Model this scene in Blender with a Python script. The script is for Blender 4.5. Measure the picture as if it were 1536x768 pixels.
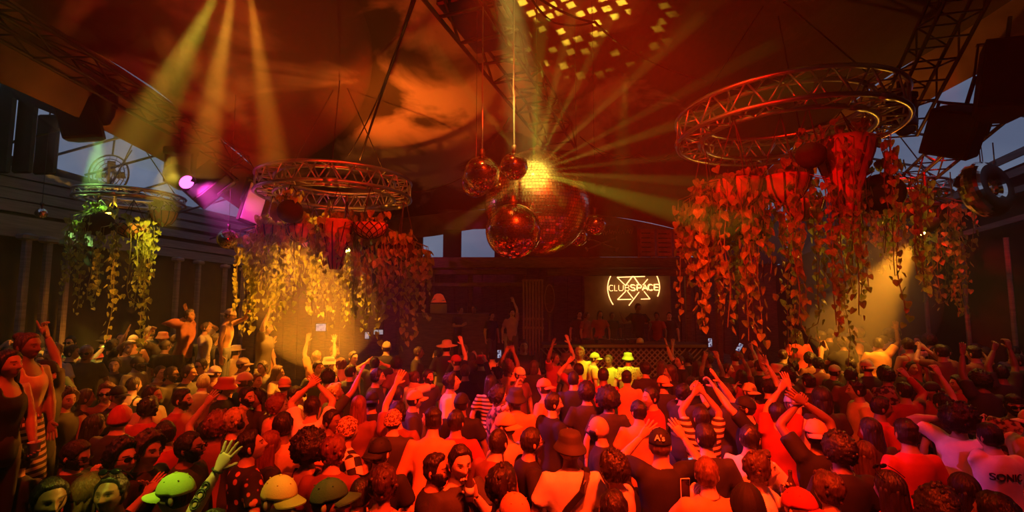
import bpy, math, random
import numpy as np
from mathutils import Vector, Matrix, Euler

PI = math.pi
R = math.radians
for _o in list(bpy.data.objects):
    bpy.data.objects.remove(_o)
scene = bpy.context.scene
COL = scene.collection

# ------------------------------------------------------------------ camera
CAM = Vector((0.0, 0.0, 2.9))
PITCH = R(5.0)
FPX = 700.0
cd = bpy.data.cameras.new('camera')
cd.sensor_width = 36.0
cd.lens = 36.0 * FPX / 1536.0
cd.clip_start = 0.05
cd.clip_end = 400
cam = bpy.data.objects.new('camera', cd)
COL.objects.link(cam)
cam.location = CAM
cam.rotation_euler = (PI / 2 + PITCH, 0, 0)
scene.camera = cam
FWD = Vector((0, math.cos(PITCH), math.sin(PITCH)))
UPV = Vector((0, -math.sin(PITCH), math.cos(PITCH)))


def at(px, py, Y):
    """world point seen at photograph pixel (px, py) at depth Y"""
    d = FWD + Vector((1, 0, 0)) * ((px - 768) / FPX) + UPV * ((384 - py) / FPX)
    return CAM + d * (Y / d.y)


def at_z(px, py, z):
    d = FWD + Vector((1, 0, 0)) * ((px - 768) / FPX) + UPV * ((384 - py) / FPX)
    return CAM + d * ((z - CAM.z) / d.z)


def proj(p):
    v = Vector(p) - CAM
    f = v.dot(FWD)
    return 768 + FPX * v.x / f, 384 - FPX * v.dot(UPV) / f, f


# ------------------------------------------------------------------ render look
vs = scene.view_settings
scene.display_settings.display_device = 'sRGB'
vs.view_transform = 'Standard'
vs.look = 'None'
vs.gamma = 1.0
vs.use_curve_mapping = False
vs.exposure = 0.0
cy = scene.cycles
cy.use_denoising = True
cy.max_bounces = 6
cy.diffuse_bounces = 2
cy.glossy_bounces = 3
cy.transmission_bounces = 3
cy.volume_bounces = 0
cy.transparent_max_bounces = 4
cy.sample_clamp_direct = 12
cy.sample_clamp_indirect = 3
cy.caustics_reflective = False
cy.caustics_refractive = False
cy.use_adaptive_sampling = False
cy.use_light_tree = True

# ------------------------------------------------------------------ dusk sky
world = bpy.data.worlds.new('dusk')
scene.world = world
world.use_nodes = True
nt = world.node_tree
nt.nodes.clear()
wo = nt.nodes.new('ShaderNodeOutputWorld')
bg = nt.nodes.new('ShaderNodeBackground')
tc = nt.nodes.new('ShaderNodeTexCoord')
mp = nt.nodes.new('ShaderNodeMapping')
mp.inputs['Scale'].default_value = (1.2, 1.2, 3.5)
nz = nt.nodes.new('ShaderNodeTexNoise')
nz.inputs['Scale'].default_value = 2.2
nz.inputs['Detail'].default_value = 5
rp = nt.nodes.new('ShaderNodeValToRGB')
rp.color_ramp.elements[0].position = 0.35
rp.color_ramp.elements[0].color = (0.060, 0.080, 0.135, 1)
rp.color_ramp.elements[1].position = 0.75
rp.color_ramp.elements[1].color = (0.130, 0.160, 0.225, 1)
nt.links.new(tc.outputs['Generated'], mp.inputs['Vector'])
nt.links.new(mp.outputs['Vector'], nz.inputs['Vector'])
nt.links.new(nz.outputs['Fac'], rp.inputs['Fac'])
nt.links.new(rp.outputs['Color'], bg.inputs['Color'])
bg.inputs['Strength'].default_value = 1.35
nt.links.new(bg.outputs['Background'], wo.inputs['Surface'])


# ------------------------------------------------------------------ the club's lamps
def spot(name, loc, target, power, col, angle, blend=0.5, radius=0.06, gobo=None):
    ld = bpy.data.lights.new(name, 'SPOT')
    ld.energy = power
    ld.color = col
    ld.spot_size = R(angle)
    ld.spot_blend = blend
    ld.shadow_soft_size = radius
    o = bpy.data.objects.new(name, ld)
    COL.objects.link(o)
    o.location = loc
    d = Vector(target) - Vector(loc)
    o.rotation_euler = d.to_track_quat('-Z', 'Y').to_euler()
    if gobo:
        gobo(ld)
    return o


def gobo_dots(scale, thr, soft, base=0.0):
    """a broken-mirror gobo: strength modulated over the direction of the ray"""
    def f(ld):
        ld.use_nodes = True
        t = ld.node_tree
        t.nodes.clear()
        out = t.nodes.new('ShaderNodeOutputLight')
        em = t.nodes.new('ShaderNodeEmission')
        te = t.nodes.new('ShaderNodeTexCoord')
        vo = t.nodes.new('ShaderNodeTexVoronoi')
        vo.inputs['Scale'].default_value = scale
        vo.inputs['Randomness'].default_value = 0.55
        vo.distance = 'CHEBYCHEV'
        mr = t.nodes.new('ShaderNodeMapRange')
        mr.inputs['From Min'].default_value = thr
        mr.inputs['From Max'].default_value = thr - soft
        mr.inputs['To Min'].default_value = base
        mr.inputs['To Max'].default_value = 1.0
        t.links.new(te.outputs['Normal'], vo.inputs['Vector'])
        t.links.new(vo.outputs['Distance'], mr.inputs['Value'])
        t.links.new(mr.outputs['Result'], em.inputs['Strength'])
        t.links.new(em.outputs['Emission'], out.inputs['Surface'])
    return f


RED = (1.0, 0.030, 0.002)
DEEP = (1.0, 0.002, 0.0008)
AMBER = (1.0, 0.30, 0.015)
YELLOW = (1.0, 0.72, 0.05)
LIME = (0.62, 1.0, 0.05)

# red wash from the rig over the dance floor
spot('red_wash', (0.9, 1.5, 6.9), (0.7, 5.6, 1.4), 7600, RED, 66, 0.95, 0.10)
spot('red_wash_near', (0.7, 0.3, 6.9), (0.8, 3.4, 1.5), 2000, RED, 50, 0.95, 0.10)
spot('red_wash_far', (-0.4, 4.6, 6.8), (0.3, 8.6, 1.5), 1000, RED, 56, 0.9, 0.10)
spot('red_wash_right', (4.2, 2.4, 6.6), (5.0, 5.6, 1.6), 700, DEEP, 70, 0.9, 0.10)
spot('red_wash_left', (-2.6, 2.2, 6.6), (-3.3, 5.4, 1.6), 1500, (1, .03, .002), 52, 0.95, 0.10)
# red on the rings and their plants, red uplight on the canopy
spot('red_on_ring', (-0.6, 2.6, 5.4), (2.75, 6.3, 4.5), 1900, DEEP, 40, 0.8, 0.06)
spot('red_on_left_ring', (-0.6, 4.4, 6.4), (-3.2, 8.9, 4.9), 1300, (1, .02, .002), 36, 0.7, 0.06)
spot('red_on_left_vines', (0.2, 5.4, 5.6), (-2.3, 9.2, 3.7), 1100, (1, .02, .002), 22, 0.8, 0.06)
spot('red_ring_left', (0.4, 3.6, 6.2), (2.9, 6.7, 5.5), 1500, (1, .012, .001), 24, 0.7, 0.05)
spot('red_on_far_vines', (6.4, 6.5, 6.2), (8.0, 8.8, 3.9), 1300, DEEP, 36, 0.6, 0.06)
spot('red_up_left', (-3.0, 5.0, 3.9), (-3.2, 7.6, 7.4), 360, (1, .008, .002), 120, 0.9, 0.3)
spot('red_up_centre', (0.4, 7.6, 4.9), (1.6, 8.2, 7.6), 60, (1, .03, .004), 130, 0.9, 0.3)


# ------------------------------------------------------------------ mesh helpers
class MB:
    def __init__(self):
        self.v = []
        self.f = []
        self.m = []

    def add(self, verts, faces, mat=0):
        b = len(self.v)
        self.v.extend([tuple(p) for p in verts])
        self.f.extend([tuple(i + b for i in q) for q in faces])
        if isinstance(mat, int):
            self.m.extend([mat] * len(faces))
        else:
            self.m.extend(mat)
        return self

    def box(self, c, size, rot=None, mat=0):
        hx, hy, hz = size[0] / 2, size[1] / 2, size[2] / 2
        M = rot if rot is not None else Matrix.Identity(3)
        c = Vector(c)
        vs_ = [c + M @ Vector((sx * hx, sy * hy, sz * hz)) for sx in (-1, 1) for sy in (-1, 1) for sz in (-1, 1)]
        fs = [(0, 1, 3, 2), (4, 6, 7, 5), (0, 4, 5, 1), (2, 3, 7, 6), (0, 2, 6, 4), (1, 5, 7, 3)]
        return self.add(vs_, fs, mat)

    def bbox(self, c, size, bev=0.01, rot=None, mat=0):
        """box with bevelled vertical and horizontal edges"""
        hx, hy, hz = size[0] / 2, size[1] / 2, size[2] / 2
        b = min(bev, hx * .9, hy * .9, hz * .9)
        M = rot if rot is not None else Matrix.Identity(3)
        c = Vector(c)
        rings = []
        for (z, ins) in ((-hz, b), (-hz + b, 0), (hz - b, 0), (hz, b)):
            x, y = hx - ins, hy - ins
            bb = b if ins == 0 else b * .5
            rings.append([c + M @ Vector(p) for p in ((x - bb, -y, z), (x, -y + bb, z), (x, y - bb, z), (x - bb, y, z),
                                                       (-x + bb, y, z), (-x, y - bb, z), (-x, -y + bb, z), (-x + bb, -y, z))])
        return self.loft(rings, mat=mat)

    def loft(self, rings, closed=True, cap=True, mat=0):
        n = len(rings[0])
        vs_ = [p for r in rings for p in r]
        fs = []
        for i in range(len(rings) - 1):
            for j in range(n if closed else n - 1):
                k = (j + 1) % n
                fs.append((i * n + j, i * n + k, (i + 1) * n + k, (i + 1) * n + j))
        if cap and closed:
            fs.append(tuple(range(n - 1, -1, -1)))
            fs.append(tuple((len(rings) - 1) * n + j for j in range(n)))
        return self.add(vs_, fs, mat)

    def tube(self, pts, rad, n=8, cap=True, mat=0, closed=False):
        pts = [Vector(p) for p in pts]
        if isinstance(rad, (int, float)):
            rad = [rad] * len(pts)
        N = len(pts)
        rings = []
        up = None
        for i in range(N):
            if closed:
                t = (pts[(i + 1) % N] - pts[i - 1])
            else:
                t = pts[min(i + 1, N - 1)] - pts[max(i - 1, 0)]
            if t.length < 1e-9:
                t = Vector((0, 0, 1))
            t.normalize()
            if up is None:
                a = Vector((0, 0, 1)) if abs(t.z) < .9 else Vector((0, 1, 0))
                up = (a - t * a.dot(t)).normalized()
            else:
                up = up - t * up.dot(t)
                if up.length < 1e-6:
                    a = Vector((1, 0, 0))
                    up = a - t * a.dot(t)
                up.normalize()
            b = t.cross(up)
            rings.append([pts[i] + (up * math.cos(2 * PI * j / n) + b * math.sin(2 * PI * j / n)) * rad[i] for j in range(n)])
        if closed:
            rings.append(rings[0])
            return self.loft(rings, cap=False, mat=mat)
        return self.loft(rings, cap=cap, mat=mat)

    def lathe(self, prof, n=20, c=(0, 0, 0), mat=0, cap=True):
        c = Vector(c)
        return self.loft([[c + Vector((r * math.cos(2 * PI * j / n), r * math.sin(2 * PI * j / n), z)) for j in range(n)] for (r, z) in prof], cap=cap, mat=mat)

    def sphere(self, c, r, nu=16, nv=10, sc=(1, 1, 1), mat=0, M=None):
        c = Vector(c)
        rings = []
        for i in range(nv + 1):
            th = PI * i / nv
            rr = max(math.sin(th), 0.02)
            ring = []
            for j in range(nu):
                a = 2 * PI * j / nu
                p = Vector((r * sc[0] * rr * math.cos(a), r * sc[1] * rr * math.sin(a), -r * sc[2] * math.cos(th)))
                ring.append(c + (M @ p if M is not None else p))
            rings.append(ring)
        return self.loft(rings, mat=mat)

    def mesh(self, name, mats, smooth=False):
        me = bpy.data.meshes.new(name)
        me.from_pydata([tuple(p) for p in self.v], [], self.f)
        for m in (mats if isinstance(mats, (list, tuple)) else [mats]):
            me.materials.append(m)
        me.polygons.foreach_set('material_index', self.m)
        if smooth:
            me.polygons.foreach_set('use_smooth', [True] * len(me.polygons))
        me.update()
        return me

    def build(self, name, mats, parent=None, loc=None, smooth=False):
        return link(name, self.mesh(name, mats, smooth), parent, loc)


def link(name, me, parent=None, loc=None, M=None):
    o = bpy.data.objects.new(name, me)
    COL.objects.link(o)
    if parent is not None:
        o.parent = parent
    if M is not None:
        o.matrix_basis = M
    elif loc is not None:
        o.location = loc
    return o


def tag(o, label=None, cat=None, group=None, kind=None):
    if label:
        o['label'] = label
    if cat:
        o['category'] = cat
    if group:
        o['group'] = group
    if kind:
        o['kind'] = kind
    return o


def thing(name, label, cat, loc=(0, 0, 0), rot=(0, 0, 0), group=None):
    o = bpy.data.objects.new(name, None)
    COL.objects.link(o)
    o.location = loc
    o.rotation_euler = rot
    o.empty_display_size = 0.1
    return tag(o, label, cat, group)


def struct(o, label=None):
    o['kind'] = 'structure'
    if label:
        o['label'] = label
    return o


# ------------------------------------------------------------------ materials
def mat(name, col, rough=0.6, metal=0.0, spec=0.5, emit=None, estr=0.0, obj_color=False, noise=None, bump=None, translucent=0.0):
    m = bpy.data.materials.new(name)
    m.use_nodes = True
    t = m.node_tree
    b = t.nodes.get('Principled BSDF')
    b.inputs['Roughness'].default_value = rough
    b.inputs['Metallic'].default_value = metal
    b.inputs['Specular IOR Level'].default_value = spec
    b.inputs['Base Color'].default_value = (*col, 1)
    src = None
    if obj_color:
        oi = t.nodes.new('ShaderNodeObjectInfo')
        src = oi.outputs['Color']
    if noise or bump:
        te = t.nodes.new('ShaderNodeTexCoord')
    if noise:   # (scale, amount, (sx,sy,sz))
        mp_ = t.nodes.new('ShaderNodeMapping')
        mp_.inputs['Scale'].default_value = noise[2] if len(noise) > 2 else (1, 1, 1)
        n = t.nodes.new('ShaderNodeTexNoise')
        n.inputs['Scale'].default_value = noise[0]
        n.inputs['Detail'].default_value = 4
        t.links.new(te.outputs['Object'], mp_.inputs['Vector'])
        t.links.new(mp_.outputs['Vector'], n.inputs['Vector'])
        mr = t.nodes.new('ShaderNodeMapRange')
        mr.inputs['From Min'].default_value = 0.3
        mr.inputs['From Max'].default_value = 0.7
        mr.inputs['To Min'].default_value = 1 - noise[1]
        mr.inputs['To Max'].default_value = 1 + noise[1]
        t.links.new(n.outputs['Fac'], mr.inputs['Value'])
        mx = t.nodes.new('ShaderNodeVectorMath')
        mx.operation = 'SCALE'
        if src is not None:
            t.links.new(src, mx.inputs[0])
        else:
            mx.inputs[0].default_value = col
        t.links.new(mr.outputs['Result'], mx.inputs['Scale'])
        src = mx.outputs['Vector']
    if src is not None:
        t.links.new(src, b.inputs['Base Color'])
    if bump:
        n2 = t.nodes.new('ShaderNodeTexNoise')
        n2.inputs['Scale'].default_value = bump[0]
        n2.inputs['Detail'].default_value = 3
        mp2 = t.nodes.new('ShaderNodeMapping')
        mp2.inputs['Scale'].default_value = bump[2] if len(bump) > 2 else (1, 1, 1)
        t.links.new(te.outputs['Object'], mp2.inputs['Vector'])
        t.links.new(mp2.outputs['Vector'], n2.inputs['Vector'])
        bp = t.nodes.new('ShaderNodeBump')
        bp.inputs['Strength'].default_value = bump[1]
        bp.inputs['Distance'].default_value = 0.02
        t.links.new(n2.outputs['Fac'], bp.inputs['Height'])
        t.links.new(bp.outputs['Normal'], b.inputs['Normal'])
    if emit:
        b.inputs['Emission Color'].default_value = (*emit, 1)
        b.inputs['Emission Strength'].default_value = estr
    if translucent:
        out = t.nodes.get('Material Output')
        tr = t.nodes.new('ShaderNodeBsdfTranslucent')
        tr.inputs['Color'].default_value = (*[min(1, c * 1.3) for c in col], 1)
        if src is not None:
            t.links.new(src, tr.inputs['Color'])
        ms = t.nodes.new('ShaderNodeMixShader')
        ms.inputs[0].default_value = translucent
        t.links.new(b.outputs[0], ms.inputs[1])
        t.links.new(tr.outputs[0], ms.inputs[2])
        t.links.new(ms.outputs[0], out.inputs['Surface'])
    return m


M_ = {}
M_['black'] = mat('black_metal', (.012, .012, .013), .45)
M_['dark'] = mat('dark_paint', (.022, .018, .016), .7, noise=(3, .4))
M_['steel'] = mat('truss_aluminium', (.62, .60, .58), .32, 1.0, bump=(60, .1))
M_['dull'] = mat('weathered_truss', (.07, .065, .06), .5, .6)
M_['wood'] = mat('old_wood', (.12, .07, .04), .7, noise=(6, .5, (1, 1, 12)), bump=(14, .4, (1, 1, 8)))
M_['woodl'] = mat('pale_wood', (.25, .16, .09), .7, noise=(6, .4, (12, 1, 1)), bump=(14, .4, (8, 1, 1)))
M_['white'] = mat('white_board', (.20, .19, .20), .6, noise=(5, .25, (.3, .3, 5)))
M_['cable'] = mat('rubber_cable', (.01, .01, .01), .5)
M_['mirror'] = mat('mirror_tile', (.92, .88, .84), .09, 1.0)
M_['grout'] = mat('ball_core', (.03, .03, .03), .5)
M_['leaf'] = mat('vine_leaf', (.34, .40, .10), .38, noise=(9, .35), translucent=.45)
M_['stem'] = mat('vine_stem', (.20, .20, .07), .6)
M_['terra'] = mat('terracotta', (.46, .20, .10), .75, noise=(8, .3))
M_['wicker'] = mat('wicker', (.42, .27, .14), .8, noise=(20, .4, (1, 1, 6)), bump=(60, .7, (1, 1, 5)))
M_['soil'] = mat('dark_liner', (.03, .02, .015), .9)
M_['strap'] = mat('strap', (.05, .04, .03), .6)


# ------------------------------------------------------------------ the hall
def ceil_z(x, y):
    return 7.85 - 0.022 * x * x - 0.018 * max(0.0, y - 6.0) ** 2


def ceiling_mat():
    m = bpy.data.materials.new('painted_canopy')
    m.use_nodes = True
    t = m.node_tree
    b = t.nodes.get('Principled BSDF')
    b.inputs['Roughness'].default_value = .75
    te = t.nodes.new('ShaderNodeTexCoord')
    n = t.nodes.new('ShaderNodeTexNoise')
    n.inputs['Scale'].default_value = .42
    n.inputs['Detail'].default_value = 5
    n.inputs['Distortion'].default_value = .6
    t.links.new(te.outputs['Object'], n.inputs['Vector'])
    r = t.nodes.new('ShaderNodeValToRGB')
    r.color_ramp.elements[0].position = .44
    r.color_ramp.elements[0].color = (.055, .045, .025, 1)
    r.color_ramp.elements[1].position = .53
    r.color_ramp.elements[1].color = (.50, .42, .33, 1)
    # shifts the canopy's colour mix darker towards the right
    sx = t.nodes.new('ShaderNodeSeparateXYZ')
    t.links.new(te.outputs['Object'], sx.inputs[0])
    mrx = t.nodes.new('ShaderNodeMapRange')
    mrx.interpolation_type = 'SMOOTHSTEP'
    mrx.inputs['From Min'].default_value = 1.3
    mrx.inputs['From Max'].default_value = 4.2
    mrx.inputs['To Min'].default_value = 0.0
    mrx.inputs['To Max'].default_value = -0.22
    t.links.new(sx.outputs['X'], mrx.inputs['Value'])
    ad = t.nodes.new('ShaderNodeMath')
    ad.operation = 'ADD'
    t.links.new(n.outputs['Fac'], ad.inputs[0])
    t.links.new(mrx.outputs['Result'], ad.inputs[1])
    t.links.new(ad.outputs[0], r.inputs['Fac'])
    t.links.new(r.outputs['Color'], b.inputs['Base Color'])
    n2 = t.nodes.new('ShaderNodeTexNoise')
    n2.inputs['Scale'].default_value = 3.0
    n2.inputs['Detail'].default_value = 4
    mp2 = t.nodes.new('ShaderNodeMapping')
    mp2.inputs['Scale'].default_value = (1, .3, 1)
    t.links.new(te.outputs['Object'], mp2.inputs['Vector'])
    t.links.new(mp2.outputs['Vector'], n2.inputs['Vector'])
    bp = t.nodes.new('ShaderNodeBump')
    bp.inputs['Strength'].default_value = .5
    bp.inputs['Distance'].default_value = .08
    t.links.new(n2.outputs['Fac'], bp.inputs['Height'])
    t.links.new(bp.outputs['Normal'], b.inputs['Normal'])
    return m


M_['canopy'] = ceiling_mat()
XE = 6.7          # half width of the canopy
mb = MB()
NX, NY = 30, 34
ys = [-8 + i * (24.2 / NY) for i in range(NY + 1)]
xs = [-XE + 2 * XE * i / NX for i in range(NX + 1)]
random.seed(4)
top = []
for y in ys:
    for x in xs:
        sag = .05 * math.sin(y * 2.1) * math.cos(x * 1.3)
        top.append((x, y, ceil_z(x, y) + sag))
fs = []
for i in range(NY):
    for j in range(NX):
        a = i * (NX + 1) + j
        fs.append((a, a + NX + 1, a + NX + 2, a + 1))
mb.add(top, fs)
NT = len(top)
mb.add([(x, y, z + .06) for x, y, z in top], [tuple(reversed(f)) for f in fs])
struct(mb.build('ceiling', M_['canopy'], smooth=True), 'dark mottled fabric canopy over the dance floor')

M_['floor'] = mat('dance_floor', (.03, .025, .022), .55, noise=(2, .4))
mb = MB()
mb.box((0, 4.5, -.05), (21, 27, .1))
struct(mb.build('floor', M_['floor']))

# side drapes that hang from the canopy edge
M_['drape'] = mat('canopy_valance', (.30, .22, .15), .85, noise=(1.2, .5), bump=(3, .4))
for sx, nm in ((-1, 'trim_1'), (1, 'trim_2')):
    mb = MB()
    for off in (0, .03):
        vs_, fs_ = [], []
        n = 40
        for i in range(n + 1):
            y = -8 + 24.2 * i / n
            z = ceil_z(XE, y)
            drop = .95 if sx < 0 else .5
            vs_ += [(sx * (XE + off), y, z), (sx * (XE + .35 + off), y, z - drop * .5 + .02 * math.sin(i * 1.7)), (sx * (XE + .5 + off), y, z - drop)]
        for i in range(n):
            for k in range(2):
                a = i * 3 + k
                q = (a, a + 1, a + 4, a + 3)
                fs_.append(q if (sx < 0) == (off == 0) else tuple(reversed(q)))
        mb.add(vs_, fs_)
    struct(mb.build(nm, M_['drape'], smooth=True), 'fabric valance along the canopy edge')

# left wall : dark backing with pale horizontal boards, built along the wall line
def lw(px, py):          # a point on the left wall plane x = -9.5
    d = FWD + Vector((1, 0, 0)) * ((px - 768) / FPX) + UPV * ((384 - py) / FPX)
    return CAM + d * (-9.5 / d.x)


def wall_quad(mb, pts, th, axis=Vector((1, 0, 0))):
    a = [Vector(p) for p in pts]
    b = [p + axis * th for p in a]
    mb.add(a + b, [(0, 1, 2, 3), (7, 6, 5, 4), (0, 4, 5, 1), (1, 5, 6, 2), (2, 6, 7, 3), (3, 7, 4, 0)])


WL = MB()
# continues behind the photographer as a plain wall
p0, p1 = lw(0, 226), lw(400, 342)
top0, top1 = p0.z, p1.z
WL.box((-9.62, (p0.y + p1.y) / 2, 2.2), (.1, p1.y - p0.y + .4, 4.4))
wall_quad(WL, [(-9.6, p0.y - .2, 3.2), (-9.6, p1.y + .2, 3.2), (-9.6, p1.y + .2, top1), (-9.6, p0.y - .2, top0)], -.1)
WL.box((-9.62, .2, 3.6), (.1, p0.y * 2 - .8, 7.2))
wl = struct(WL.build('wall_left', M_['dark']))
for (ya, yb, h) in ((246, 343, 7), (264, 353, 7), (282, 364, 8), (301, 378, 9), (324, 391, 9), (340, 404, 11)):
    mb = MB()
    wall_quad(mb, [lw(-30, ya - ( -30 - 0) * 0 + 8) + Vector((0, 0, -.01)), lw(405, yb), lw(405, yb - h * .8), lw(-30, ya - h)], .05)
    mb.build('board', M_['white'], wl)
# posts under the boards
for px in (25, 58, 88, 258, 290, 331, 359, 388):
    a = lw(px, 405)
    mb = MB()
    x = -9.35
    top_z = lw(px, 345 + px * .155).z
    mb.bbox((x, a.y, top_z / 2), (.12, .12, top_z), .02)
    mb.bbox((x, a.y, top_z - .08), (.2, .3, .12), .03)
    mb.bbox((x, a.y, .15), (.18, .18, .3), .02)
    mb.build('post', M_['white'], wl)
# mesh screens in the openings
# far left drapes beside the opening, hanging panels
for (x0, x1, y0, y1, Y) in ((-60, 14, 40, 260, 8.3), (29, 48, 145, 260, 8.5), (58, 84, 172, 262, 8.9)):
    a, b = at(x0, y0, Y), at(x1, y1, Y)
    t = thing('curtain', {-60: 'widest dark hanging panel at the far left edge', 29: 'narrow dark hanging panel between two slits of dusk sky', 58: 'dark rounded panel hanging left of the clerestory sky'}[x0], 'curtain', (a.x, Y, 0))
    mb = MB()
    mb.bbox(((b.x - a.x) / 2, 0, (a.z + b.z) / 2), (b.x - a.x, .08, a.z - b.z), .03)
    mb.build('cloth', M_['dark'], t)
    mb = MB()
    mb.tube([((b.x - a.x) * .5, 0, a.z - .03), ((b.x - a.x) * .5, 0, a.z + .9)], .015, 6)
    mb.build('rod', M_['black'], t)

# dark drape that closes the upper left corner
P_ = [at(*q, 7.6) for q in ((40, -60), (150, -60), (132, 96), (112, 152), (92, 176), (26, 150), (-6, 120), (20, 40))]
bs = sum((q for q in P_), Vector()) / len(P_)
mb = MB()
mb.loft([[q - bs + Vector((0, d, 0)) for q in P_] for d in (0, .06)])
t = thing('drape', 'broad dark drape closing the upper left corner', 'drape', bs)
mb.build('cloth', M_['dark'], t)
mb = MB()
mb.tube([P_[0] - bs + Vector((0, .03, 0)), P_[1] - bs + Vector((0, .03, 0))], .03, 8)
mb.build('rail', M_['black'], t)


# right wall
def rw(px, py):
    d = FWD + Vector((1, 0, 0)) * ((px - 768) / FPX) + UPV * ((384 - py) / FPX)
    return CAM + d * (9.3 / d.x)


WR = MB()
q0, q1 = rw(1536, 240), rw(1380, 318)
WR.box((9.42, 4.5, 1.9), (.1, 27, 3.8))
wall_quad(WR, [(9.4, q0.y, 3.3), (9.4, 17, 3.3), (9.4, 17, q1.z - .9), (9.4, q0.y, q0.z)], .1)
WR.box((9.42, .0, 3.6), (.1, q0.y * 2 - .02, 7.2))
wr = struct(WR.build('wall_right', M_['dark']))
for (ya, yb, h) in ((232, 300, 12), (262, 318, 12), (290, 334, 10), (334, 372, 9)):
    mb = MB()
    wall_quad(mb, [rw(1560, ya - 10), rw(1385, yb), rw(1385, yb - h * .8), rw(1560, ya - 10 - h)], -.05)
    mb.build('board', M_['white'], wr)
for px in (1392, 1452, 1521):
    a = rw(px, 400)
    mb = MB()
    mb.tube([(9.2, a.y, 0), (9.2, a.y, 4.0)], .04, 8)
    mb.build('post', M_['white'], wr)

# rafters of the side roofs against the sky
for i, (side, ys_) in enumerate(((-1, (8.7, 9.4, 10.3, 11.4, 12.8, 14.5)), (1, (7.3, 8.3, 9.4, 10.6, 12.2)))):
    for y in ys_:
        mb = MB()
        x0 = side * (XE + .3)
        x1 = side * 9.6
        zc = ceil_z(XE, y) - .15
        mb.tube([(x0, y, zc), (x1, y, zc - .75 + (.3 if side > 0 else 0))], .03, 6)
        struct(mb.build('trim_3' if side < 0 else 'trim_4', M_['black']), 'dark rafter of the side roof')

# back wall : timber shack front behind the stage, open to the sky above
YB = 16.6
mb = MB()
zt = at(690, 392, YB).z
mb.box((0, YB + .1, zt / 2), (19, .12, zt))
wb = struct(mb.build('wall_back', M_['wood']))
for i in range(38):
    mb = MB()
    x = -9.3 + i * .5
    mb.bbox((x, YB + .02, zt / 2), (.46, .05, zt - .02), .012)
    mb.build('plank', M_['wood'], wb)
# upper dark fascia pieces above the wall (the sky shows between them)
for (x0, x1, y0, y1, Y) in ((380, 634, 318, 396, 16.4), (742, 900, 330, 400, 15.9), (1040, 1180, 318, 396, 16.2), (1180, 1440, 300, 420, 16.2)):
    a, b = at(x0, y0, Y), at(x1, y1, Y)
    mb = MB()
    mb.box(((a.x + b.x) / 2, Y, (a.z + b.z) / 2), (b.x - a.x, .1, a.z - b.z))
    struct(mb.build('wall_back', M_['dark']), 'dark fascia over the back bar')
# valance at the back end of the canopy
mb = MB()
for k, dy in enumerate((0, .04)):
    vs_, fs_ = [], []
    for i in range(31):
        x = -XE + 2 * XE * i / 30
        z = ceil_z(x, 16.2)
        vs_ += [(x, 16.2 + dy, z), (x, 16.1 + dy + .03 * math.sin(i * 1.9), z - .75 - .06 * math.sin(i * .9))]
    for i in range(30):
        a = i * 2
        q = (a, a + 1, a + 3, a + 2)
        fs_.append(q if k == 0 else tuple(reversed(q)))
    mb.add(vs_, fs_)
struct(mb.build('trim_5', M_['drape'], smooth=True), 'fabric valance at the back end of the canopy')
# wall behind the photographer
mb = MB()
mb.box((0, -8.6, 3.7), (21, .1, 7.6))
struct(mb.build('wall_front', M_['dark']))
# horizontal header beams of the stage front
for (x0, x1, y0, y1, Y) in ((612, 1075, 386, 402, 13.2), (640, 790, 404, 412, 13.4), (640, 790, 424, 430, 13.4), (820, 1080, 404, 414, 13.0)):
    a, b = at(x0, y0, Y), at(x1, y1, Y)
    mb = MB()
    mb.bbox(((a.x + b.x) / 2, Y, (a.z + b.z) / 2), (b.x - a.x, .16, a.z - b.z), .015)
    struct(mb.build('trim_6', M_['wood']), 'timber header beam of the stage front')
for (px, Y) in ((612, 13.2), (648, 13.5), (1030, 13.2), (1075, 13.2), (706, 13.6)):
    a = at(px, 395, Y)
    mb = MB()
    mb.bbox((a.x, Y, a.z / 2), (.14, .14, a.z), .015)
    struct(mb.build('trim_7', M_['wood']), 'timber post of the stage front')

# haze that fills the hall, thicker in pockets added to make the beams show
def haze_mat(name, dens, g=.25):
    hz = bpy.data.materials.new(name)
    hz.use_nodes = True
    t = hz.node_tree
    t.nodes.clear()
    o_ = t.nodes.new('ShaderNodeOutputMaterial')
    v_ = t.nodes.new('ShaderNodeVolumeScatter')
    v_.inputs['Color'].default_value = (1, 1, 1, 1)
    v_.inputs['Density'].default_value = dens
    v_.inputs['Anisotropy'].default_value = g
    t.links.new(v_.outputs['Volume'], o_.inputs['Volume'])
    return hz


mb = MB()
mb.box((0, 4.3, 3.95), (18.6, 24.4, 7.88))
tag(mb.build('haze', haze_mat('haze', .0042)), 'thin stage haze filling the whole hall', 'haze', kind='stuff')


def pocket(c, rad, dens, label):
    mb = MB()
    mb.sphere((0, 0, 0), 1.0, 32, 18, rad)
    tag(mb.build('added_haze', haze_mat('added_haze', dens), None, c, smooth=True), label, 'haze', kind='stuff')


pocket((.9, 5.3, 4.9), (2.5, 1.7, 1.7), .016, 'haze plume added around the largest mirror ball')
pocket(at(300, 70, 5.8), (2.2, 1.7, 1.7), .13, 'haze plume added under the yellow beams at upper left')
pocket(at(484, 450, 9.4), (1.25, 1.1, 1.35), .06, 'warm haze plume added under the left chandelier lamp')
pocket(at(1296, 440, 9.2), (1.3, 1.0, 1.5), .17, 'amber haze plume added behind the right vines')
pocket(at(310, 290, 8.9), (1.0, .9, 1.0), .09, 'magenta-lit haze plume added beside the left speaker')
pocket(at(142, 225, 8.6), (.55, .7, .8), .12, 'haze plume added in the lime beam at upper left')


# ------------------------------------------------------------------ straight trusses
def bar_mesh(name, L, r, m, n=6):
    mb = MB()
    mb.tube([(0, 0, 0), (0, 0, L)], r, n)
    return mb.mesh(name, m, smooth=True)


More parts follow.
